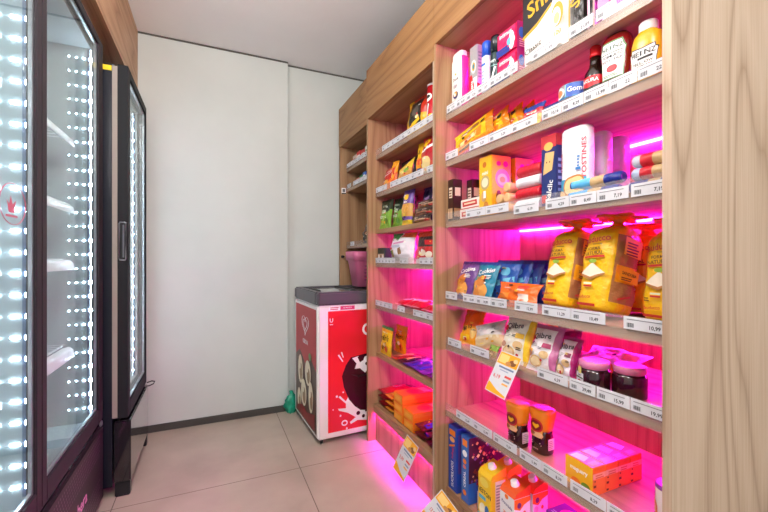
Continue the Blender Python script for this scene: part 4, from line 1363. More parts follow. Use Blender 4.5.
def qlibre(lbl, x, y, W, H, cmain, cedge, lean, turn, seed, dark):
    return bag('rice_cake_bag', lbl, 'rice snacks', x, y, ZE, W, H, 0.05, lambda u, v: foil(cedge) if (u > 0.82 or v > 0.90) else foil(cmain),
               [('t', 'Qlibre', 0.42, 0.74, 0.17, ink('#3a3340'), 8), ('e', 0.12, 0.68, 0.07, 0.06, REDI), ('l', 0.12, 0.5, 0.4, 0.6, 3, ink('#b0a8a0')), ('e', 0.36, 0.2, 0.22, 0.12, ink('#d8b176')), ('e', 0.36, 0.2, 0.17, 0.09, ink('#ead2a4')),
                ('e', 0.66, 0.36, 0.16, 0.08, ink('#dcb985')), ('r', 0.55, 0.5, 0.82, 0.6, dark), ('e', 0.15, 0.34, 0.1, 0.06, ink('#b4866a'))], lean, turn, 0.0, 'white snack bags', seed, 0.006)


qlibre('white and yellow snack bag standing above the hanging yellow offer card', 1.04, 1.125, 0.14, 0.185, '#f1ecdc', '#edc428', 0.33, 0.1, 55, ink('#e0b030'))
qlibre('white and pink snack bag in the middle of the fifth shelf', 1.04, 0.995, 0.12, 0.165, '#efe8ea', '#c26a9a', 0.35, 0.05, 56, ink('#b0486c'))
qlibre('small white and magenta snack bag beside the jam jars', 1.05, 0.905, 0.075, 0.14, '#eadfe6', '#b02a74', 0.35, 0.0, 57, ink('#8a2a52'))
bag('snack_bag', 'dark magenta bag with orange corner behind the white snack bags', 'snacks', 1.21, 1.06, ZE, 0.15, 0.165, 0.04, lambda u, v: foil('#e88a2a') if (u < 0.4 and v > 0.7) else foil('#8d2a5c'),
    [('p', [(0.2, 0.6), (0.8, 0.75), (0.8, 0.82), (0.2, 0.68)], ink('#d87aa0')), ('r', 0.3, 0.3, 0.7, 0.45, ink('#5a1a3c'))], 0.25, 0.2, seed=58, wr=0.012)
bag('snack_bag', 'big pale bag lying flat behind the jam jars', 'snacks', 1.17, 0.885, ZE, 0.20, 0.17, 0.06, lambda u, v: foil('#f0cdd6') if v > 0.22 else foil('#ef9a3a'),
    [('l', 0.2, 0.4, 0.7, 0.75, 4, ink('#e28aa8')), ('p', [(0.75, 0.5), (0.95, 0.6), (0.95, 0.8), (0.75, 0.8)], ink('#f0b58a'))], 1.25, 0.1, seed=59, wr=0.01)


def jam(lbl, x, y, lab, rot):
    t = thing('jam_jar', lbl, 'jam', (x, y, ZE), (0, 0, RZ + rot), 'dark jam jars')
    R = 0.047
    MB().loft([(R * 0.92, R * 0.92, 0), (R, R, 0.005), (R, R, 0.055), (R * 0.93, R * 0.93, 0.063), (R * 0.8, R * 0.8, 0.067)], pm('#2a0712', 0.06, 0, 'plain', 1, 0.6), 8, 2.0).build('jar', t)
    MB().loft(lathe_prof([(0.038, 0.066), (0.041, 0.068), (0.041, 0.071), (0.042, 0.072), (0.042, 0.086), (0.038, 0.088)]), pm('#d67aa6', 0.35, 0, 'plain'), 32).build('lid', t)
    if lab:
        w2 = R * 0.74
        mb = MB().box(-w2 * 0.5, w2 * 0.5, -0.001, 0.0, 0.008, 0.052, paper)
        mb.art(lambda u, v, q: (-w2 / 2 + u * w2, -0.001 - q, 0.008 + v * 0.044), w2, 0.044, [('r', 0.0, 0.62, 1, 0.72, ink('#4a5a38')), ('t', 'Jam', 0.5, 0.85, 0.2, black_ink), ('e', 0.5, 0.32, 0.28, 0.24, ink('#b8474e')), ('e', 0.28, 0.22, 0.14, 0.14, ink('#5d7a3a'))])
        lo = mb.build('paper_label', t)
        a = -PI / 2 - PI / 8
        lo.location = (math.cos(a) * R * 0.926, math.sin(a) * R * 0.926, 0)
        lo.rotation_euler = (0, 0, a + PI / 2)
        MB().box(-0.007, 0.007, -0.0012, 0, 0.05, 0.07, pm('#d8c46a', 0.4)).build('seal_strip', lo)
    return t


jam('dark jam jar with white label and pale lid on the fifth shelf', 1.055, 0.80, True, 0.0)
jam('plain dark jam jar with pale lid behind the labelled one', 1.10, 0.722, False, 0.1)

# ---- sixth shelf (z = 0.497)
ZF = 0.498


def coffee(lbl, x, y, rot):
    t = thing('coffee_jar', lbl, 'instant coffee', (x, y, ZF), (0, 0, RZ + rot), 'orange-lidded coffee jars')
    mb = MB().loft([(0.034, 0.030, 0), (0.037, 0.033, 0.005), (0.037, 0.033, 0.045), (0.033, 0.029, 0.075), (0.032, 0.028, 0.085)], pm('#2c0d10', 0.08, 0, 'plain', 1, 0.6), 32, 2.5)
    mb.art(cyl_surface(0.0375, 0.0335, 0.012, 0.05, 90, 2.5), 0.055, 0.038, [('l', 0.15, 0.5, 0.85, 0.9, 2, ink('#d8c6b8')), ('l', 0.3, 0.1, 0.7, 0.3, 1, ink('#b09a8c'))], sub=1)
    mb.art(lambda u, v, q: (0.0375 + q, -0.016 + u * 0.03, 0.02 + v * 0.04), 0.03, 0.04, [('r', 0, 0, 1, 1, ink('#e8ccd8')), ('l', 0.1, 0.1, 0.9, 0.9, 5, ink('#a88a9a'))])
    mb.build('jar', t)
    cp = MB().loft([(0.033, 0.029, 0.083), (0.036, 0.032, 0.095), (0.043, 0.037, 0.135), (0.0445, 0.0385, 0.15), (0.042, 0.036, 0.157), (0.03, 0.026, 0.160)], pm('#f08c1e', 0.3), 32, 2.6)
    S = cyl_surface(0.0395, 0.0345, 0.06, 0.128, 100, 2.6)
    cp.build('lid', t)
    MB().art(S, 0.06, 0.068, [('p', [(0.2, 0.0), (0.8, 0.0), (0.85, 0.4), (0.5, 0.5), (0.15, 0.4)], ink('#e4a23c')), ('e', 0.5, 0.62, 0.36, 0.34, ink('#c4202a')), ('e', 0.5, 0.62, 0.26, 0.25, ink('#7c1016')),
                              ('p', [(0.5, 0.45), (0.66, 0.64), (0.6, 0.74), (0.5, 0.68), (0.4, 0.74), (0.34, 0.64)], YEL), ('e', 0.62, 0.16, 0.26, 0.14, ink('#e8c08a')), ('e', 0.35, 0.2, 0.14, 0.1, ink('#a86a32'))], sub=3, base=0.0012).build('paper_label', t)
    return t


coffee('dark coffee jar with orange lid, farther one on the sixth shelf', 1.062, 1.122, 0.0)
coffee('dark coffee jar with orange lid, nearer one deeper on the shelf', 1.105, 1.045, 0.05)
for k in range(4):
    x = 1.03 + k * 0.0565
    mb = MB().box(-0.048, 0.048, -0.0275, 0.0275, 0, 0.083, pm('#ef7a22', 0.3), 0.0015)
    mb.art(lambda u, v, q: (0.048 + q, -0.0275 + u * 0.055, v * 0.083), 0.052, 0.083, [('r', 0, 0, 1, 0.58, ink('#f0873a')), ('r', 0.0, 0.58, 1, 0.78, ink('#f3bd9c')), ('l', 0.2, 0.6, 0.85, 0.76, 2, ink('#d47c50')), ('r', 0.03, 0.05, 0.2, 0.12, BRN), ('r', 0.03, 0.3, 0.22, 0.38, BRN), ('r', 0.08, 0.5, 0.18, 0.55, BRN)])
    mb.art(lambda u, v, q: (-0.048 + u * 0.096, -0.0275 - q, v * 0.083), 0.096, 0.083, [('r', 0, 0, 1, 1, ink('#f2b41e')), ('t', 'maguary', 0.5, 0.66, 0.22, WHI), ('e', 0.75, 0.2, 0.16, 0.12, ink('#6d9a2c')), ('e', 0.4, 0.2, 0.18, 0.14, ORG)])
    mb.art(lambda u, v, q: (-0.048 + u * 0.096, -0.0275 + v * 0.055, 0.083 + q), 0.096, 0.052, [('p', [(0.1, 0.1), (0.6, 0.2), (0.5, 0.8), (0.1, 0.7)], ink('#f7d8c8')), ('r', 0.7, 0.2, 0.9, 0.8, ink('#f0a468'))])
    tag(mb.build('juice_box', None, (x + 0.026, 0.832, ZF), (0, 0, RZ - 0.012)), ['orange juice box with yellow front, first of the row of four', 'orange juice box, second of the row of four from the aisle', 'orange juice box, third of the row of four from the aisle',
                                                                 'orange juice box, innermost of the row of four'][k], 'juice', 'juice boxes in a row')
t = thing('milk_powder_can', 'white can with purple lid half hidden by the oak end panel on the sixth shelf', 'can', (1.105, 0.612, ZF), (0, 0, RZ))
mb = MB().loft(lathe_prof([(0.036, 0), (0.037, 0.002), (0.037, 0.098), (0.036, 0.1)]), pm('#ece6e0', 0.3), 32)
mb.art(cyl_surface(0.0372, 0.0372, 0.005, 0.095, 200), 0.13, 0.09, [('r', 0, 0.7, 1, 1, ink('#e8dcc4')), ('e', 0.2, 0.42, 0.16, 0.28, ink('#d8873a')), ('e', 0.2, 0.42, 0.1, 0.18, ink('#f0d8a8')), ('e', 0.8, 0.42, 0.16, 0.28, ink('#d8873a')), ('r', 0, 0, 1, 0.1, BLU)], sub=2)
mb.build('can', t)
MB().loft(lathe_prof([(0.0375, 0.098), (0.038, 0.1), (0.038, 0.107), (0.034, 0.108)]), pm('#8a3a9c', 0.3), 32).build('lid', t)

# ---- base shelf (z = 0.142)
ZG = 0.143
OREO = [('t', "Kellogg's", 0.5, 0.60, 0.055, REDI, 90), ('t', 'SUCRILHOS', 0.5, 0.26, 0.085, WHI, 90, 0.9), ('r', 0.15, 0.86, 0.85, 0.95, ORG), ('e', 0.5, 0.8, 0.3, 0.04, ink('#e9a85c')), ('p', [(0.15, 0.66), (0.8, 0.72), (0.8, 0.75), (0.15, 0.69)], ORG)]
carton('cereal_box', 'blue cereal box farthest left on the base shelf, white lettering up its spine', 'cereal', 1.008, 1.477, ZG, 0.066, 0.20, 0.29, pm('#2448a8', 0.35), OREO,
       [('r', 0.04, 0.3, 0.96, 0.9, ink('#5a3a8a'))], group='blue cereal boxes')
side = [('r', 0, 0.32, 1, 1, ink('#4a2038'))]
rnd = random.Random(3)
for i in range(110):
    a, b = rnd.random(), 0.34 + rnd.random() * 0.64
    r = 0.02 + rnd.random() * 0.03
    side.append(('p', [(max(0, a - r), b), (a, b + r * .7), (min(1, a + r), b + r * .2), (a, b - r * .6)], ink(rnd.choice(['#d8873a', '#c4405c', '#7a4a9c', '#e8b070', '#a02850', '#f0c890', '#8a3a2c']))))
side += [('r', 0.05, 0.04, 0.95, 0.30, ink('#d8d4dc')), ('l', 0.1, 0.06, 0.9, 0.28, 7, ink('#8a8694'))]
carton('cereal_box', 'blue cereal box with colourful printed side facing the yellow cartons', 'cereal', 1.008, 1.383, ZG, 0.055, 0.20, 0.285, pm('#2563b4', 0.35),
       [('r', 0.2, 0.85, 0.8, 0.95, ORG), ('e', 0.5, 0.74, 0.3, 0.05, ink('#eef0f4')), ('t', 'CEREAL', 0.5, 0.35, 0.07, WHI, 90), ('e', 0.5, 0.62, 0.22, 0.04, ORG), ('e', 0.5, 0.15, 0.22, 0.04, ORG), ('e', 0.5, 0.54, 0.2, 0.03, ink('#d86a5a'))], side, group='blue cereal boxes')


def milk(lbl, x, y, body, front, right, capc, group, shoulder):
    W = D = 0.078
    t = thing('drink_carton', lbl, 'drink carton', (x + D / 2, y, ZG), (0, 0, RZ), group)
    mb = MB().box(-W / 2, W / 2, -D / 2, D / 2, 0, 0.175, body, 0.0015)
    b = lambda px, py, pz: (px, py, pz)
    q = [(-W / 2, -D / 2, 0.175), (W / 2, -D / 2, 0.175), (W / 2, D / 2, 0.175), (-W / 2, D / 2, 0.175)]
    top = [(-W / 2, -D / 2 + 0.012, 0.192), (W / 2, -D / 2 + 0.012, 0.192), (W / 2, D / 2, 0.214), (-W / 2, D / 2, 0.214)]
    for i in range(4):
        mb.face([q[i], q[(i + 1) % 4], top[(i + 1) % 4], top[i]], shoulder)
    mb.face(top, shoulder)
    mb.art(Ffront(W, D, 0.175), W, 0.175, front)
    mb.art(Fright(W, D, 0.175), D, 0.175, right)
    mb.build('carton', t)
    cm = MB().loft(lathe_prof([(0.0165, 0), (0.0165, 0.004), (0.0145, 0.005), (0.0145, 0.016), (0.012, 0.018)]), pm(capc, 0.3), 20)
    cm.bm.transform(Matrix.Translation((0, 0.002, 0.2005)) @ Matrix.Rotation(math.atan2(0.022, D - 0.012), 4, 'X'))
    cm.build('screw_cap', t)
    return t


yfr = [('t', 'NESTON', 0.5, 0.62, 0.15, ink('#2a241c'), -6, 0.8), ('r', 0.08, 0.44, 0.62, 0.53, ink('#4aa8c8')), ('e', 0.5, 0.86, 0.34, 0.1, ink('#f7dc5a')), ('e', 0.4, 0.2, 0.28, 0.16, ink('#f2e6c8')), ('e', 0.72, 0.25, 0.16, 0.12, ink('#3c7ac0')), ('r', 0, 0, 1, 0.09, ink('#58b4dc'))]
yri = [('r', 0.3, 0.05, 0.95, 0.95, ink('#f1e9da')), ('l', 0.35, 0.1, 0.9, 0.9, 12, ink('#a8a098'))]
for k, (x, y) in enumerate(((1.012, 1.258), (1.098, 1.262))):
    milk(['front yellow drink carton with white cap on the base shelf', 'rear yellow drink carton behind the front yellow one'][k], x, y, pm('#f2c81e', 0.35), yfr, yri, '#f0ece6', 'yellow drink cartons', pm('#f0c21c', 0.35))
wfr = [('t', 'Piracanjuba', 0.5, 0.78, 0.095, ink('#2a3a7a'), -8, 0.75), ('t', 'ZERO', 0.55, 0.56, 0.11, ORG, -8), ('t', 'LACTOSE', 0.55, 0.44, 0.09, ORG, -8, 0.8), ('e', 0.5, 0.95, 0.12, 0.05, ORG), ('e', 0.55, 0.2, 0.2, 0.14, ink('#dfe6ee')), ('r', 0.0, 0.0, 1, 0.05, ORG)]
wri = [('p', [(0, 0.99), (0, 0.80), (0.35, 0.74), (0.6, 0.84), (1, 0.9), (1, 0.99)], ORG), ('e', 0.3, 0.85, 0.12, 0.06, ink('#7a3a7c')), ('e', 0.2, 0.66, 0.14, 0.07, ink('#eab8c8')), ('l', 0.1, 0.1, 0.92, 0.56, 12, ink('#b0a8b8')), ('e', 0.6, 0.68, 0.08, 0.04, ORG)]
for k, (x, y) in enumerate(((1.012, 1.128), (1.098, 1.125))):
    milk(['front white and orange drink carton on the base shelf', 'rear white and orange drink carton behind the front one'][k], x, y, pm('#f0eef0', 0.35), wfr, wri, '#f3eef0', 'white and orange drink cartons', pm('#ea5a22', 0.35))
carton('sweet_box', 'purple box with pink pattern low on the base shelf near the cartons', 'sweets', 1.04, 0.905, ZG, 0.13, 0.09, 0.205, pm('#5a2a80', 0.35), [('e', 0.5, 0.7, 0.3, 0.14, ink('#e0559a'))], [], [('e', 0.4, 0.5, 0.2, 0.3, ink('#e0559a')), ('e', 0.7, 0.5, 0.16, 0.26, ink('#e8706a')), ('l', 0.1, 0.1, 0.9, 0.3, 2, ink('#b8a0d0'))])

# ---- offer cards hanging from the shelf rails


def offer(lbl, X, Y, Z, W, H, rx, ry, rz, price, group='hanging offer cards'):
    """card pivoted at its top edge middle"""
    t = MB().box(-W / 2, W / 2, -0.0007, 0.0007, -H, 0, paper)
    g = ink('#efa81e')
    t.art(lambda u, v, q: (-W / 2 + u * W, -0.0007 - q, -H + v * H), W, H,
          [('r', 0.03, 0.70, 0.97, 0.98, g), ('r', 0.08, 0.74, 0.5, 0.94, ink('#f6cf7a')), ('e', 0.72, 0.8, 0.16, 0.07, ink('#8a5226')), ('e', 0.55, 0.76, 0.13, 0.05, ink('#c88a4a')), ('e', 0.82, 0.87, 0.1, 0.05, ink('#e8c48c')),
           ('r', 0.2, 0.62, 0.9, 0.66, ink('#6a7a9a')), ('r', 0.3, 0.56, 0.7, 0.585, ink('#9aa6ba')), ('t', price, 0.28, 0.40, 0.13, ink('#d8453a')), ('r', 0.62, 0.44, 0.92, 0.49, ink('#d8453a')), ('r', 0.62, 0.35, 0.92, 0.39, ink('#8a94a8')),
           ('r', 0.62, 0.27, 0.9, 0.31, ink('#e8a23a')), ('p', [(0.03, 0.02), (0.97, 0.02), (0.97, 0.06), (0.5, 0.12), (0.03, 0.24)], g)], step=0.00005, base=0.0004)
    o = t.build('offer_card', None, (X, Y, Z), (rx, ry, rz))
    return tag(o, lbl, 'offer card', group)


offer('tilted white and yellow offer card hanging from the fifth shelf, price 6,19', 0.991, 1.08, 0.855, 0.105, 0.155, -0.48, 0.06, RZ, '6,19')
offer('tilted offer card hanging from the lowest shelf of the middle unit', 0.979, 1.80, 0.235, 0.13, 0.19, -0.42, 0.12, RZ, '3,99')
offer('tilted offer card at the foot of the post between the two nearer units', 0.962, 1.42, 0.135, 0.15, 0.15, -0.85, 0.2, RZ, '13,99')

# ================================================================== middle unit
# ---- its top shelf (z = 1.88)
bag('snack_bag', 'tall black and yellow snack bag alone on the top shelf of the middle unit', 'snacks', 1.05, 1.885, 1.881, 0.21, 0.22, 0.06, lambda u, v: foil('#26221f') if (0.2 < u < 0.78 and 0.28 < v < 0.92) else foil('#e8b41e') if (v < 0.5 or u < 0.2) else foil('#c8341e'),
    [('e', 0.5, 0.62, 0.16, 0.14, ink('#5a5048')), ('p', [(0.35, 0.2), (0.75, 0.34), (0.7, 0.44), (0.4, 0.3)], YEL), ('e', 0.6, 0.46, 0.08, 0.05, ink('#f0e4b0'))], 0.12, 0.1, seed=70)
t = thing('chips_tube', 'red snack tube at the near end of the middle unit top shelf', 'snacks', (1.05, 1.705, 1.881), (0, 0, RZ))
MB().loft(lathe_prof([(0.034, 0), (0.035, 0.003), (0.035, 0.2)]), pm('#c01e2a', 0.25), 28).art(cyl_surface(0.035, 0.035, 0.02, 0.19, 140), 0.085, 0.17, [
    ('e', 0.5, 0.72, 0.3, 0.12, WHI), ('e', 0.5, 0.74, 0.18, 0.05, black_ink), ('p', [(0.2, 0.1), (0.4, 0.1), (0.6, 0.5), (0.5, 0.55)], WHI), ('r', 0.55, 0.1, 0.8, 0.2, YEL)], sub=2).build('tube', t)
MB().loft(lathe_prof([(0.036, 0.199), (0.036, 0.208), (0.033, 0.21)]), pm('#d8d4d6', 0.3), 28).build('lid', t)

# ---- second shelf (z = 1.63)
ZB2 = 1.631


def chips(lbl, x, y, z, W, H, T, cols, lean, turn, roll, seed, art=()):
    c1, c2 = cols
    return bag('chips_bag', lbl, 'crisps', x, y, z, W, H, T, lambda u, v: foil(c2) if (v < 0.45 + 0.15 * math.sin(5 * u + seed)) else foil(c1), art, lean, turn, roll, 'bags of crisps', seed)


fl = [('e', 0.5, 0.3, 0.24, 0.16, ink('#f2a23a')), ('e', 0.42, 0.34, 0.14, 0.1, ink('#f7d06a')), ('p', [(0.15, 0.6), (0.85, 0.72), (0.85, 0.86), (0.15, 0.74)], WHI), ('p', [(0.2, 0.64), (0.8, 0.74), (0.8, 0.82), (0.2, 0.72)], REDI)]
chips('red and yellow crisp bag at the far left of the second shelf, middle unit', 1.045, 2.27, ZB2, 0.115, 0.16, 0.04, ('#c8251e', '#ee7a1c'), 0.25, 0.1, -0.1, 71, fl)
chips('narrow orange crisp bag beside the far left red one', 1.045, 2.178, ZB2, 0.055, 0.185, 0.035, ('#f0a21e', '#e8641c'), 0.15, 0.3, 0.0, 72, [('r', 0.1, 0.5, 0.9, 0.75, ink('#d8332a'))])
chips('black crisp bag with white lettering in the middle of the second shelf', 1.10, 2.09, ZB2, 0.15, 0.18, 0.035, ('#1e1c20', '#2a262a'), 0.2, 0.2, -0.15, 73, [('t', '100', 0.5, 0.35, 0.16, WHI, 10), ('p', [(0.4, 0.8), (0.9, 0.85), (0.8, 0.94), (0.5, 0.92)], PUR)])
chips('low golden crisp bag leaning in front of the black one', 1.02, 2.0, ZB2, 0.17, 0.12, 0.03, ('#e8c23a', '#d89a4a'), 0.35, 0.0, -0.3, 74, [('e', 0.5, 0.5, 0.25, 0.2, ink('#f2dc8a')), ('e', 0.7, 0.4, 0.12, 0.12, ink('#7aa03a'))])
chips('tall yellow and orange crisp bag near the right end of the second shelf', 1.06, 1.86, ZB2, 0.08, 0.212, 0.035, ('#f0b81e', '#ee9a1e'), 0.1, 0.2, 0, 75, [('r', 0.1, 0.4, 0.9, 0.55, ink('#e0502a')), ('r', 0.3, 0.1, 0.7, 0.3, ink('#3a5a9c'))])
chips('tall red crisp bag with yellow badge at the right end of the second shelf', 1.04, 1.745, ZB2, 0.145, 0.215, 0.06, ('#b8202a', '#c8402a'), 0.12, 0.1, 0, 76, [('e', 0.4, 0.82, 0.22, 0.1, YEL), ('p', [(0.15, 0.58), (0.9, 0.68), (0.9, 0.76), (0.15, 0.66)], WHI), ('e', 0.5, 0.3, 0.3, 0.16, ink('#e8d08a')), ('r', 0.2, 0.06, 0.8, 0.2, ink('#e8dcc0'))])

# ---- third shelf (z = 1.39)
ZC2 = 1.391
for k, (x, y) in enumerate(((1.028, 2.265), (1.064, 2.165), (1.104, 2.085))):
    bag('chips_bag', ['green and black crisp bag farthest left of the three green bags', 'green and black crisp bag in the middle of the three green bags', 'green and black crisp bag nearest of the three green bags'][k], 'crisps', x, y, ZC2, 0.16 if k == 0 else 0.13, 0.188, 0.028,
        lambda u, v: foil('#1f3320') if v > 0.62 + 0.06 * math.sin(7 * u) else foil('#7fae3a'), [('t', '420', 0.42, 0.58, 0.17, WHI, 6), ('p', [(0.2, 0.12), (0.4, 0.14), (0.62, 0.42), (0.5, 0.44)], ink('#a8d05a')), ('l', 0.2, 0.74, 0.7, 0.82, 2, ink('#c8d8b8')), ('l', 0.15, 0.36, 0.7, 0.46, 2, ink('#e6f0d4')), ('e', 0.7, 0.24, 0.12, 0.1, ink('#5c8a28'))],
        0.12, 0.05, 0, 'green crisp bags', 80 + k)
bag('chips_bag', 'purple and yellow crisp bag next to the green bags', 'crisps', 1.03, 1.965, ZC2, 0.105, 0.205, 0.055, lambda u, v: foil('#6a4a9c') if (v > 0.6 or 0.12 < v < 0.24) else foil('#e6c22a') if v < 0.13 else foil('#c8923c'),
    [('e', 0.5, 0.78, 0.2, 0.08, YEL), ('e', 0.5, 0.44, 0.36, 0.14, ink('#d8a04a')), ('t', 'Mix', 0.5, 0.64, 0.1, WHI, 10)], 0.1, 0.1, seed=84)
for k, (x, y, c) in enumerate(((1.10, 1.86, '#3a2a5c'), (1.10, 1.765, '#5a2a7c'), (1.10, 1.67, '#8a2a9c'))):
    bag('chips_bag', ['dark violet bag standing left behind the brown packs', 'violet bag standing in the middle behind the brown packs', 'bright purple bag standing right behind the brown packs'][k], 'crisps', x, y, ZC2, 0.088, 0.205, 0.04,
        lambda u, v, c=c: foil(c), [('p', [(0.1, 0.5), (0.9, 0.6), (0.9, 0.75), (0.1, 0.65)], ink('#b88ac8')), ('r', 0.2, 0.8, 0.8, 0.9, ink('#2a1a4c'))], 0.05, 0.0, seed=85 + k, group='violet bags')
for k in range(3):
    bag('peanut_pack', ['lowest of three brown nut packs piled on the third shelf', 'middle of three brown nut packs piled on the third shelf', 'topmost of three brown nut packs piled on the third shelf'][k], 'nuts', 1.022 + 0.01 * k, 1.79 - 0.01 * k, ZC2 + 0.04 * k, 0.2, 0.04, 0.018,
        lambda u, v: foil('#3a2622') if v > 0.5 else foil('#7a4a30'), [('r', 0.1, 0.35, 0.9, 0.5, ink('#c8a080')), ('l', 0.12, 0.6, 0.8, 0.85, 2, ink('#e0c8b0')), ('r', 0.7, 0.1, 0.95, 0.3, ink('#b8302a'))], 0.15, 0.0, seed=90 + k, group='piled nut packs')

# ---- fourth shelf (z = 1.172)
ZD2 = 1.173
carton('tea_box', 'small dark green box with a picture strip on the fourth shelf, middle unit', 'box', 1.01, 2.29, ZD2, 0.105, 0.07, 0.095, pm('#25382f', 0.4), [('r', 0.06, 0.2, 0.94, 0.6, ink('#c8a88a')), ('e', 0.2, 0.4, 0.1, 0.16, WHI), ('e', 0.5, 0.4, 0.1, 0.16, ink('#7a5a3a')), ('e', 0.8, 0.4, 0.1, 0.16, WHI)])
bag('popcorn_bag', 'big white bag with green and orange top corners on the fourth shelf', 'popcorn', 1.045, 2.06, ZD2, 0.29, 0.18, 0.08, lambda u, v: foil('#2f9a4a') if (u < 0.45 and v > 0.82 - 0.5 * max(0, u - 0.25)) else foil('#e8692a') if (u > 0.52 and v > 0.80) else foil('#eeeaf0'),
    [('p', [(0.52, 0.26), (0.66, 0.28), (0.64, 0.5), (0.5, 0.46)], ink('#9c6a3a')), ('e', 0.25, 0.3, 0.1, 0.12, ink('#c8a86a')), ('e', 0.2, 0.34, 0.06, 0.06, ink('#6a9a4a')), ('p', [(0.3, 0.6), (0.8, 0.66), (0.78, 0.72), (0.3, 0.66)], ink('#d890b8')), ('l', 0.2, 0.5, 0.75, 0.58, 2, ink('#a8b8d0')), ('l', 0.15, 0.08, 0.85, 0.18, 2, ink('#b8b0c0'))], 0.12, 0.03, seed=95, wr=0.008)
bag('chips_bag', 'red and white bag at the right end of the fourth shelf, middle unit', 'crisps', 1.045, 1.775, ZD2, 0.2, 0.175, 0.05, lambda u, v: foil('#cf2a2a') if 0.12 < v < 0.5 else foil('#e8dcd6') if v < 0.12 else foil('#3a2426') if v < 0.8 else foil('#d8502a'),
    [('e', 0.4, 0.32, 0.16, 0.1, ink('#f0d8c0')), ('e', 0.7, 0.26, 0.16, 0.1, ink('#f2e4d0')), ('r', 0.5, 0.56, 0.9, 0.7, REDI)], 0.15, 0.1, seed=96)

# ---- fifth shelf (z = 0.895): flat red packets
ZE2 = 0.896


def flat(name, lbl, cat, x, y, z, L, Wd, T, cols, group, art=(), turn=0.0, seed=0):
    """packet lying flat with its length pointing into the shelf"""
    c1, c2 = cols
    mb = bag_mesh(Wd, L, T, lambda u, v: foil(c2) if (v < 0.07 or v > 0.93) else foil(c1), art, seed, 0.003, 10, 16)
    mb.bm.transform(Matrix.Rotation(-PI / 2, 4, 'X'))
    lo = min(v.co.z for v in mb.bm.verts)
    mb.bm.transform(Matrix.Translation((0, 0, -lo)))
    return tag(mb.build(name, None, (x, y, z), (0, 0, RZ + turn)), lbl, cat, group)


ra = [('e', 0.5, 0.4, 0.3, 0.16, ink('#f2b8c8')), ('p', [(0.15, 0.55), (0.85, 0.6), (0.85, 0.75), (0.15, 0.7)], WHI)]
fn = ['farthest red sweet packet lying on the shelf under the white bag', 'second red sweet packet from the far end of the flat row', 'third red sweet packet from the far end of the flat row', 'fourth red sweet packet from the far end of the flat row', 'nearest red sweet packet of the flat row']
for k, y in enumerate((2.08, 1.98, 1.88, 1.78, 1.68)):
    flat('sweet_packet', fn[k], 'sweets', 1.025 + 0.01 * (k % 2), y, ZE2, 0.17, 0.09, 0.055 + 0.006 * (k % 3), ('#d8203a', '#f0a0b0'), 'flat red sweet packets', ra, 0.1 * (k % 3 - 1), 100 + k)

# ---- sixth shelf (z = 0.58): candy pouches and bars
ZF2 = 0.581
for k, (y, x) in enumerate(((2.258, 1.03), (2.262, 1.135))):
    bag('candy_pouch', ['yellow candy pouch with green top, far left on the sixth shelf', 'orange candy pouch behind the yellow one'][k], 'candy', x, y, ZF2, 0.165, 0.18, 0.03,
        lambda u, v, k=k: foil('#2c8a4a') if (v > 0.9 and k == 0) else foil('#f0a01e') if (k == 1 or v > 0.82) else foil('#f3c41c'),
        [('t', "m&m's", 0.5, 0.60, 0.26, ink('#4a2616'), 0, 0.85), ('e', 0.35, 0.24, 0.14, 0.13, ink('#e4b01c')), ('e', 0.62, 0.22, 0.12, 0.12, ink('#d8442a')), ('e', 0.5, 0.36, 0.08, 0.07, ink('#f2e6c8')), ('l', 0.3, 0.78, 0.75, 0.84, 1, WHI)], 0.08, 0.0, seed=110 + k, group='candy pouches')
bars = [('#8a2a1c', '#c84a2a', 'brick red'), ('#2a1a1c', '#4a2a26', 'dark brown'), ('#2a2f9c', '#1d2370', 'blue'), ('#3a3ab8', '#232a80', 'bright blue'), ('#7a3aa8', '#4a2a80', 'violet'), ('#1e2450', '#141a3c', 'navy'), ('#26305c', '#c8b0a8', 'slate blue')]
for k, (c1, c2, nm) in enumerate(bars):
    flat('chocolate_bar', '%s chocolate bar lying among the bars on the sixth shelf' % nm, 'chocolate', 1.015 + 0.006 * (k % 2), 2.115 - k * 0.082, ZF2, 0.20, 0.074, 0.022, (c1, c2), 'chocolate bars on the sixth shelf',
         [('p', [(0.2, 0.15), (0.8, 0.15), (0.8, 0.5), (0.2, 0.5)], ink(c2)), ('r', 0.25, 0.55, 0.75, 0.8, ink('#b8a8d8'))] if k not in (0, 1) else [('r', 0.3, 0.2, 0.7, 0.7, ink('#e0a860'))], 0.03 * (k % 3 - 1), 120 + k)

# ---- lowest shelf (z = 0.24): stacked bars in display boxes
ZG2 = 0.241


def bar(lbl, y, z, cols, group, L=0.24, Wd=0.10, T=0.035, x=1.01, art=(), seed=0):
    return flat('chocolate_bar', lbl, 'chocolate', x, y, z, L, Wd, T, cols, group, art, 0.02 * (seed % 3 - 1), seed)


red_art = [('t', 'Classic', 0.5, 0.5, 0.10, WHI, 90), ('e', 0.5, 0.85, 0.3, 0.08, BRN)]
bar('red chocolate bar on top at the far end of the lowest shelf', 2.29, ZG2 + 0.078, ('#c01e2a', '#8a1420'), 'red bars', art=red_art, seed=130)
bar('red chocolate bar in the middle of the far end stack', 2.29, ZG2 + 0.039, ('#b01c28', '#7a121c'), 'red bars', art=red_art, seed=131)
bar('red chocolate bar at the bottom of the far end stack', 2.29, ZG2, ('#a81a26', '#70101a'), 'red bars', art=red_art, seed=132)
gold_art = [('p', [(0.1, 0.12), (0.9, 0.12), (0.9, 0.4), (0.1, 0.4)], ink('#e8a22a')), ('e', 0.5, 0.6, 0.3, 0.1, ink('#c83a2a'))]
bar('gold and red chocolate bar on top of the second stack from the far end', 2.175, ZG2 + 0.078, ('#d8641e', '#e8a22a'), 'gold and red bars', art=gold_art, seed=133)
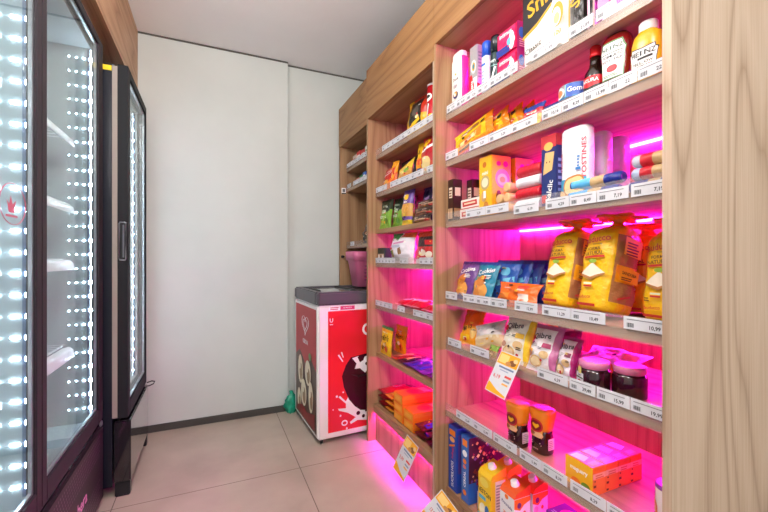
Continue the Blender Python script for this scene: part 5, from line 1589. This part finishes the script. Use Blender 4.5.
bar('gold and red chocolate bar in the middle of the second stack', 2.175, ZG2 + 0.039, ('#c8541e', '#e8a22a'), 'gold and red bars', art=gold_art, seed=134)
bar('gold and red chocolate bar at the bottom of the second stack', 2.175, ZG2, ('#b8441e', '#d8922a'), 'gold and red bars', art=gold_art, seed=135)
for k, (y, z) in enumerate(((2.045, 0.0), (2.045, 0.054), (2.045, 0.108), (1.915, 0.0), (1.915, 0.054))):
    carton('chocolate_box', ['bottom orange chocolate box of the taller stack on the lowest shelf', 'middle orange chocolate box of the taller stack', 'top orange chocolate box of the taller stack', 'bottom orange chocolate box of the lower stack beside the maroon bars', 'top orange chocolate box of the lower stack beside the maroon bars'][k],
           'chocolate', 1.012, y, ZG2 + z, 0.118, 0.24, 0.053, pm('#f07a1a', 0.35), [('r', 0.05, 0.1, 0.95, 0.9, ink('#f29a1e')), ('r', 0.2, 0.3, 0.8, 0.7, ink('#f6b03a'))], [('r', 0.0, 0.55, 1, 1, ink('#f28a2a'))],
           [('r', 0.05, 0.05, 0.95, 0.95, ink('#ee6a24')), ('e', 0.5, 0.4, 0.3, 0.16, ink('#d83a3a')), ('p', [(0.2, 0.6), (0.8, 0.66), (0.8, 0.85), (0.2, 0.8)], ink('#f6c06a'))], group='orange chocolate boxes', bev=0.004)
sev = [('t', '7', 0.3, 0.3, 0.24, YEL, 80), ('p', [(0.55, 0.1), (0.95, 0.1), (0.95, 0.9), (0.7, 0.9)], ink('#3a2ab0')), ('e', 0.3, 0.75, 0.2, 0.1, ink('#d84a7a'))]
for k, (y, z) in enumerate(((1.79, 0.0), (1.79, 0.042), (1.67, 0.0), (1.67, 0.042), (1.59, 0.0))):
    bar(['lower maroon bar with yellow mark beside the orange boxes', 'upper maroon bar with yellow mark beside the orange boxes', 'lower maroon and blue bar of the second maroon stack', 'upper maroon and blue bar of the second maroon stack', 'maroon and blue bar at the near end of the lowest shelf'][k],
        y, ZG2 + z, ('#7a1a2c', '#5a1424'), 'maroon bars', Wd=0.10 if k < 4 else 0.07, art=sev, seed=140 + k)
bag('sweet_bag', 'shiny blue sweet bag at the near end of the lowest shelf', 'sweets', 1.12, 1.64, ZG2 + 0.092, 0.11, 0.08, 0.04, lambda u, v: foil('#2a4ad0'), [('e', 0.4, 0.5, 0.2, 0.2, ink('#6aa0f0'))], 0.5, 0.1, seed=150)

# ================================================================== far unit
for k, (y, c, s2) in enumerate(((2.93, '#d8c0b0', '#c03028'), (2.84, '#c8302e', '#e8e0d8'), (2.75, '#c03a30', '#d8c8b8'), (2.66, '#e6e2da', '#6a8a4a'), (2.56, '#eeeae6', '#b04038'))):
    carton('medicine_box', ['pale and red box farthest in on the far unit top shelf', 'red box second from the wall on the far unit top shelf', 'brick red box third from the wall on the far unit top shelf', 'white and green box fourth from the wall on the far unit top shelf', 'white box nearest on the far unit top shelf'][k],
           'box', 1.06, y, 1.946, 0.08, 0.06, 0.085 + 0.01 * (k % 2), pm(c, 0.4), [('r', 0.1, 0.3, 0.9, 0.7, ink(s2)), ('l', 0.2, 0.1, 0.8, 0.25, 1, ink('#8a8480'))], [('r', 0.1, 0.3, 0.9, 0.7, ink(s2))], group='small boxes on the far unit')
bag('cotton_bag', 'tall blue and white bag at the near end of the far unit top shelf', 'bag', 1.17, 2.50, 1.946, 0.11, 0.15, 0.05, lambda u, v: foil('#2a4a9c') if v > 0.45 else foil('#e8e8ee'), [('e', 0.5, 0.6, 0.2, 0.1, WHI)], 0.1, 0, seed=160)
for k, (y, c, h) in enumerate(((2.86, '#c86a4a', 0.055), (2.79, '#3a9a5c', 0.06), (2.72, '#3a6ab8', 0.075), (2.63, '#d83a7c', 0.06), (2.54, '#c82a5c', 0.055))):
    carton('soap_box', ['terracotta small box on the far unit second shelf', 'green small box on the far unit second shelf', 'blue small box on the far unit second shelf', 'pink small box on the far unit second shelf', 'crimson small box on the far unit second shelf'][k], 'box', 1.06, y, 1.781, 0.06 + 0.02 * (k > 2), 0.05, h, pm(c, 0.4), [('r', 0.15, 0.3, 0.85, 0.7, WHI)], [('r', 0.2, 0.2, 0.8, 0.5, WHI)], group='small coloured boxes')
bag('charcoal_bag', 'black glossy bag on the far unit shelf above the pink bin', 'bag', 1.09, 2.66, 1.313, 0.24, 0.16, 0.10, lambda u, v: foil('#191a1d'), [('p', [(0.2, 0.5), (0.5, 0.7), (0.45, 0.74), (0.18, 0.56)], ink('#5a5a60')), ('e', 0.6, 0.4, 0.12, 0.1, ink('#a8602a'))], 0.15, 0.1, seed=162, wr=0.012)
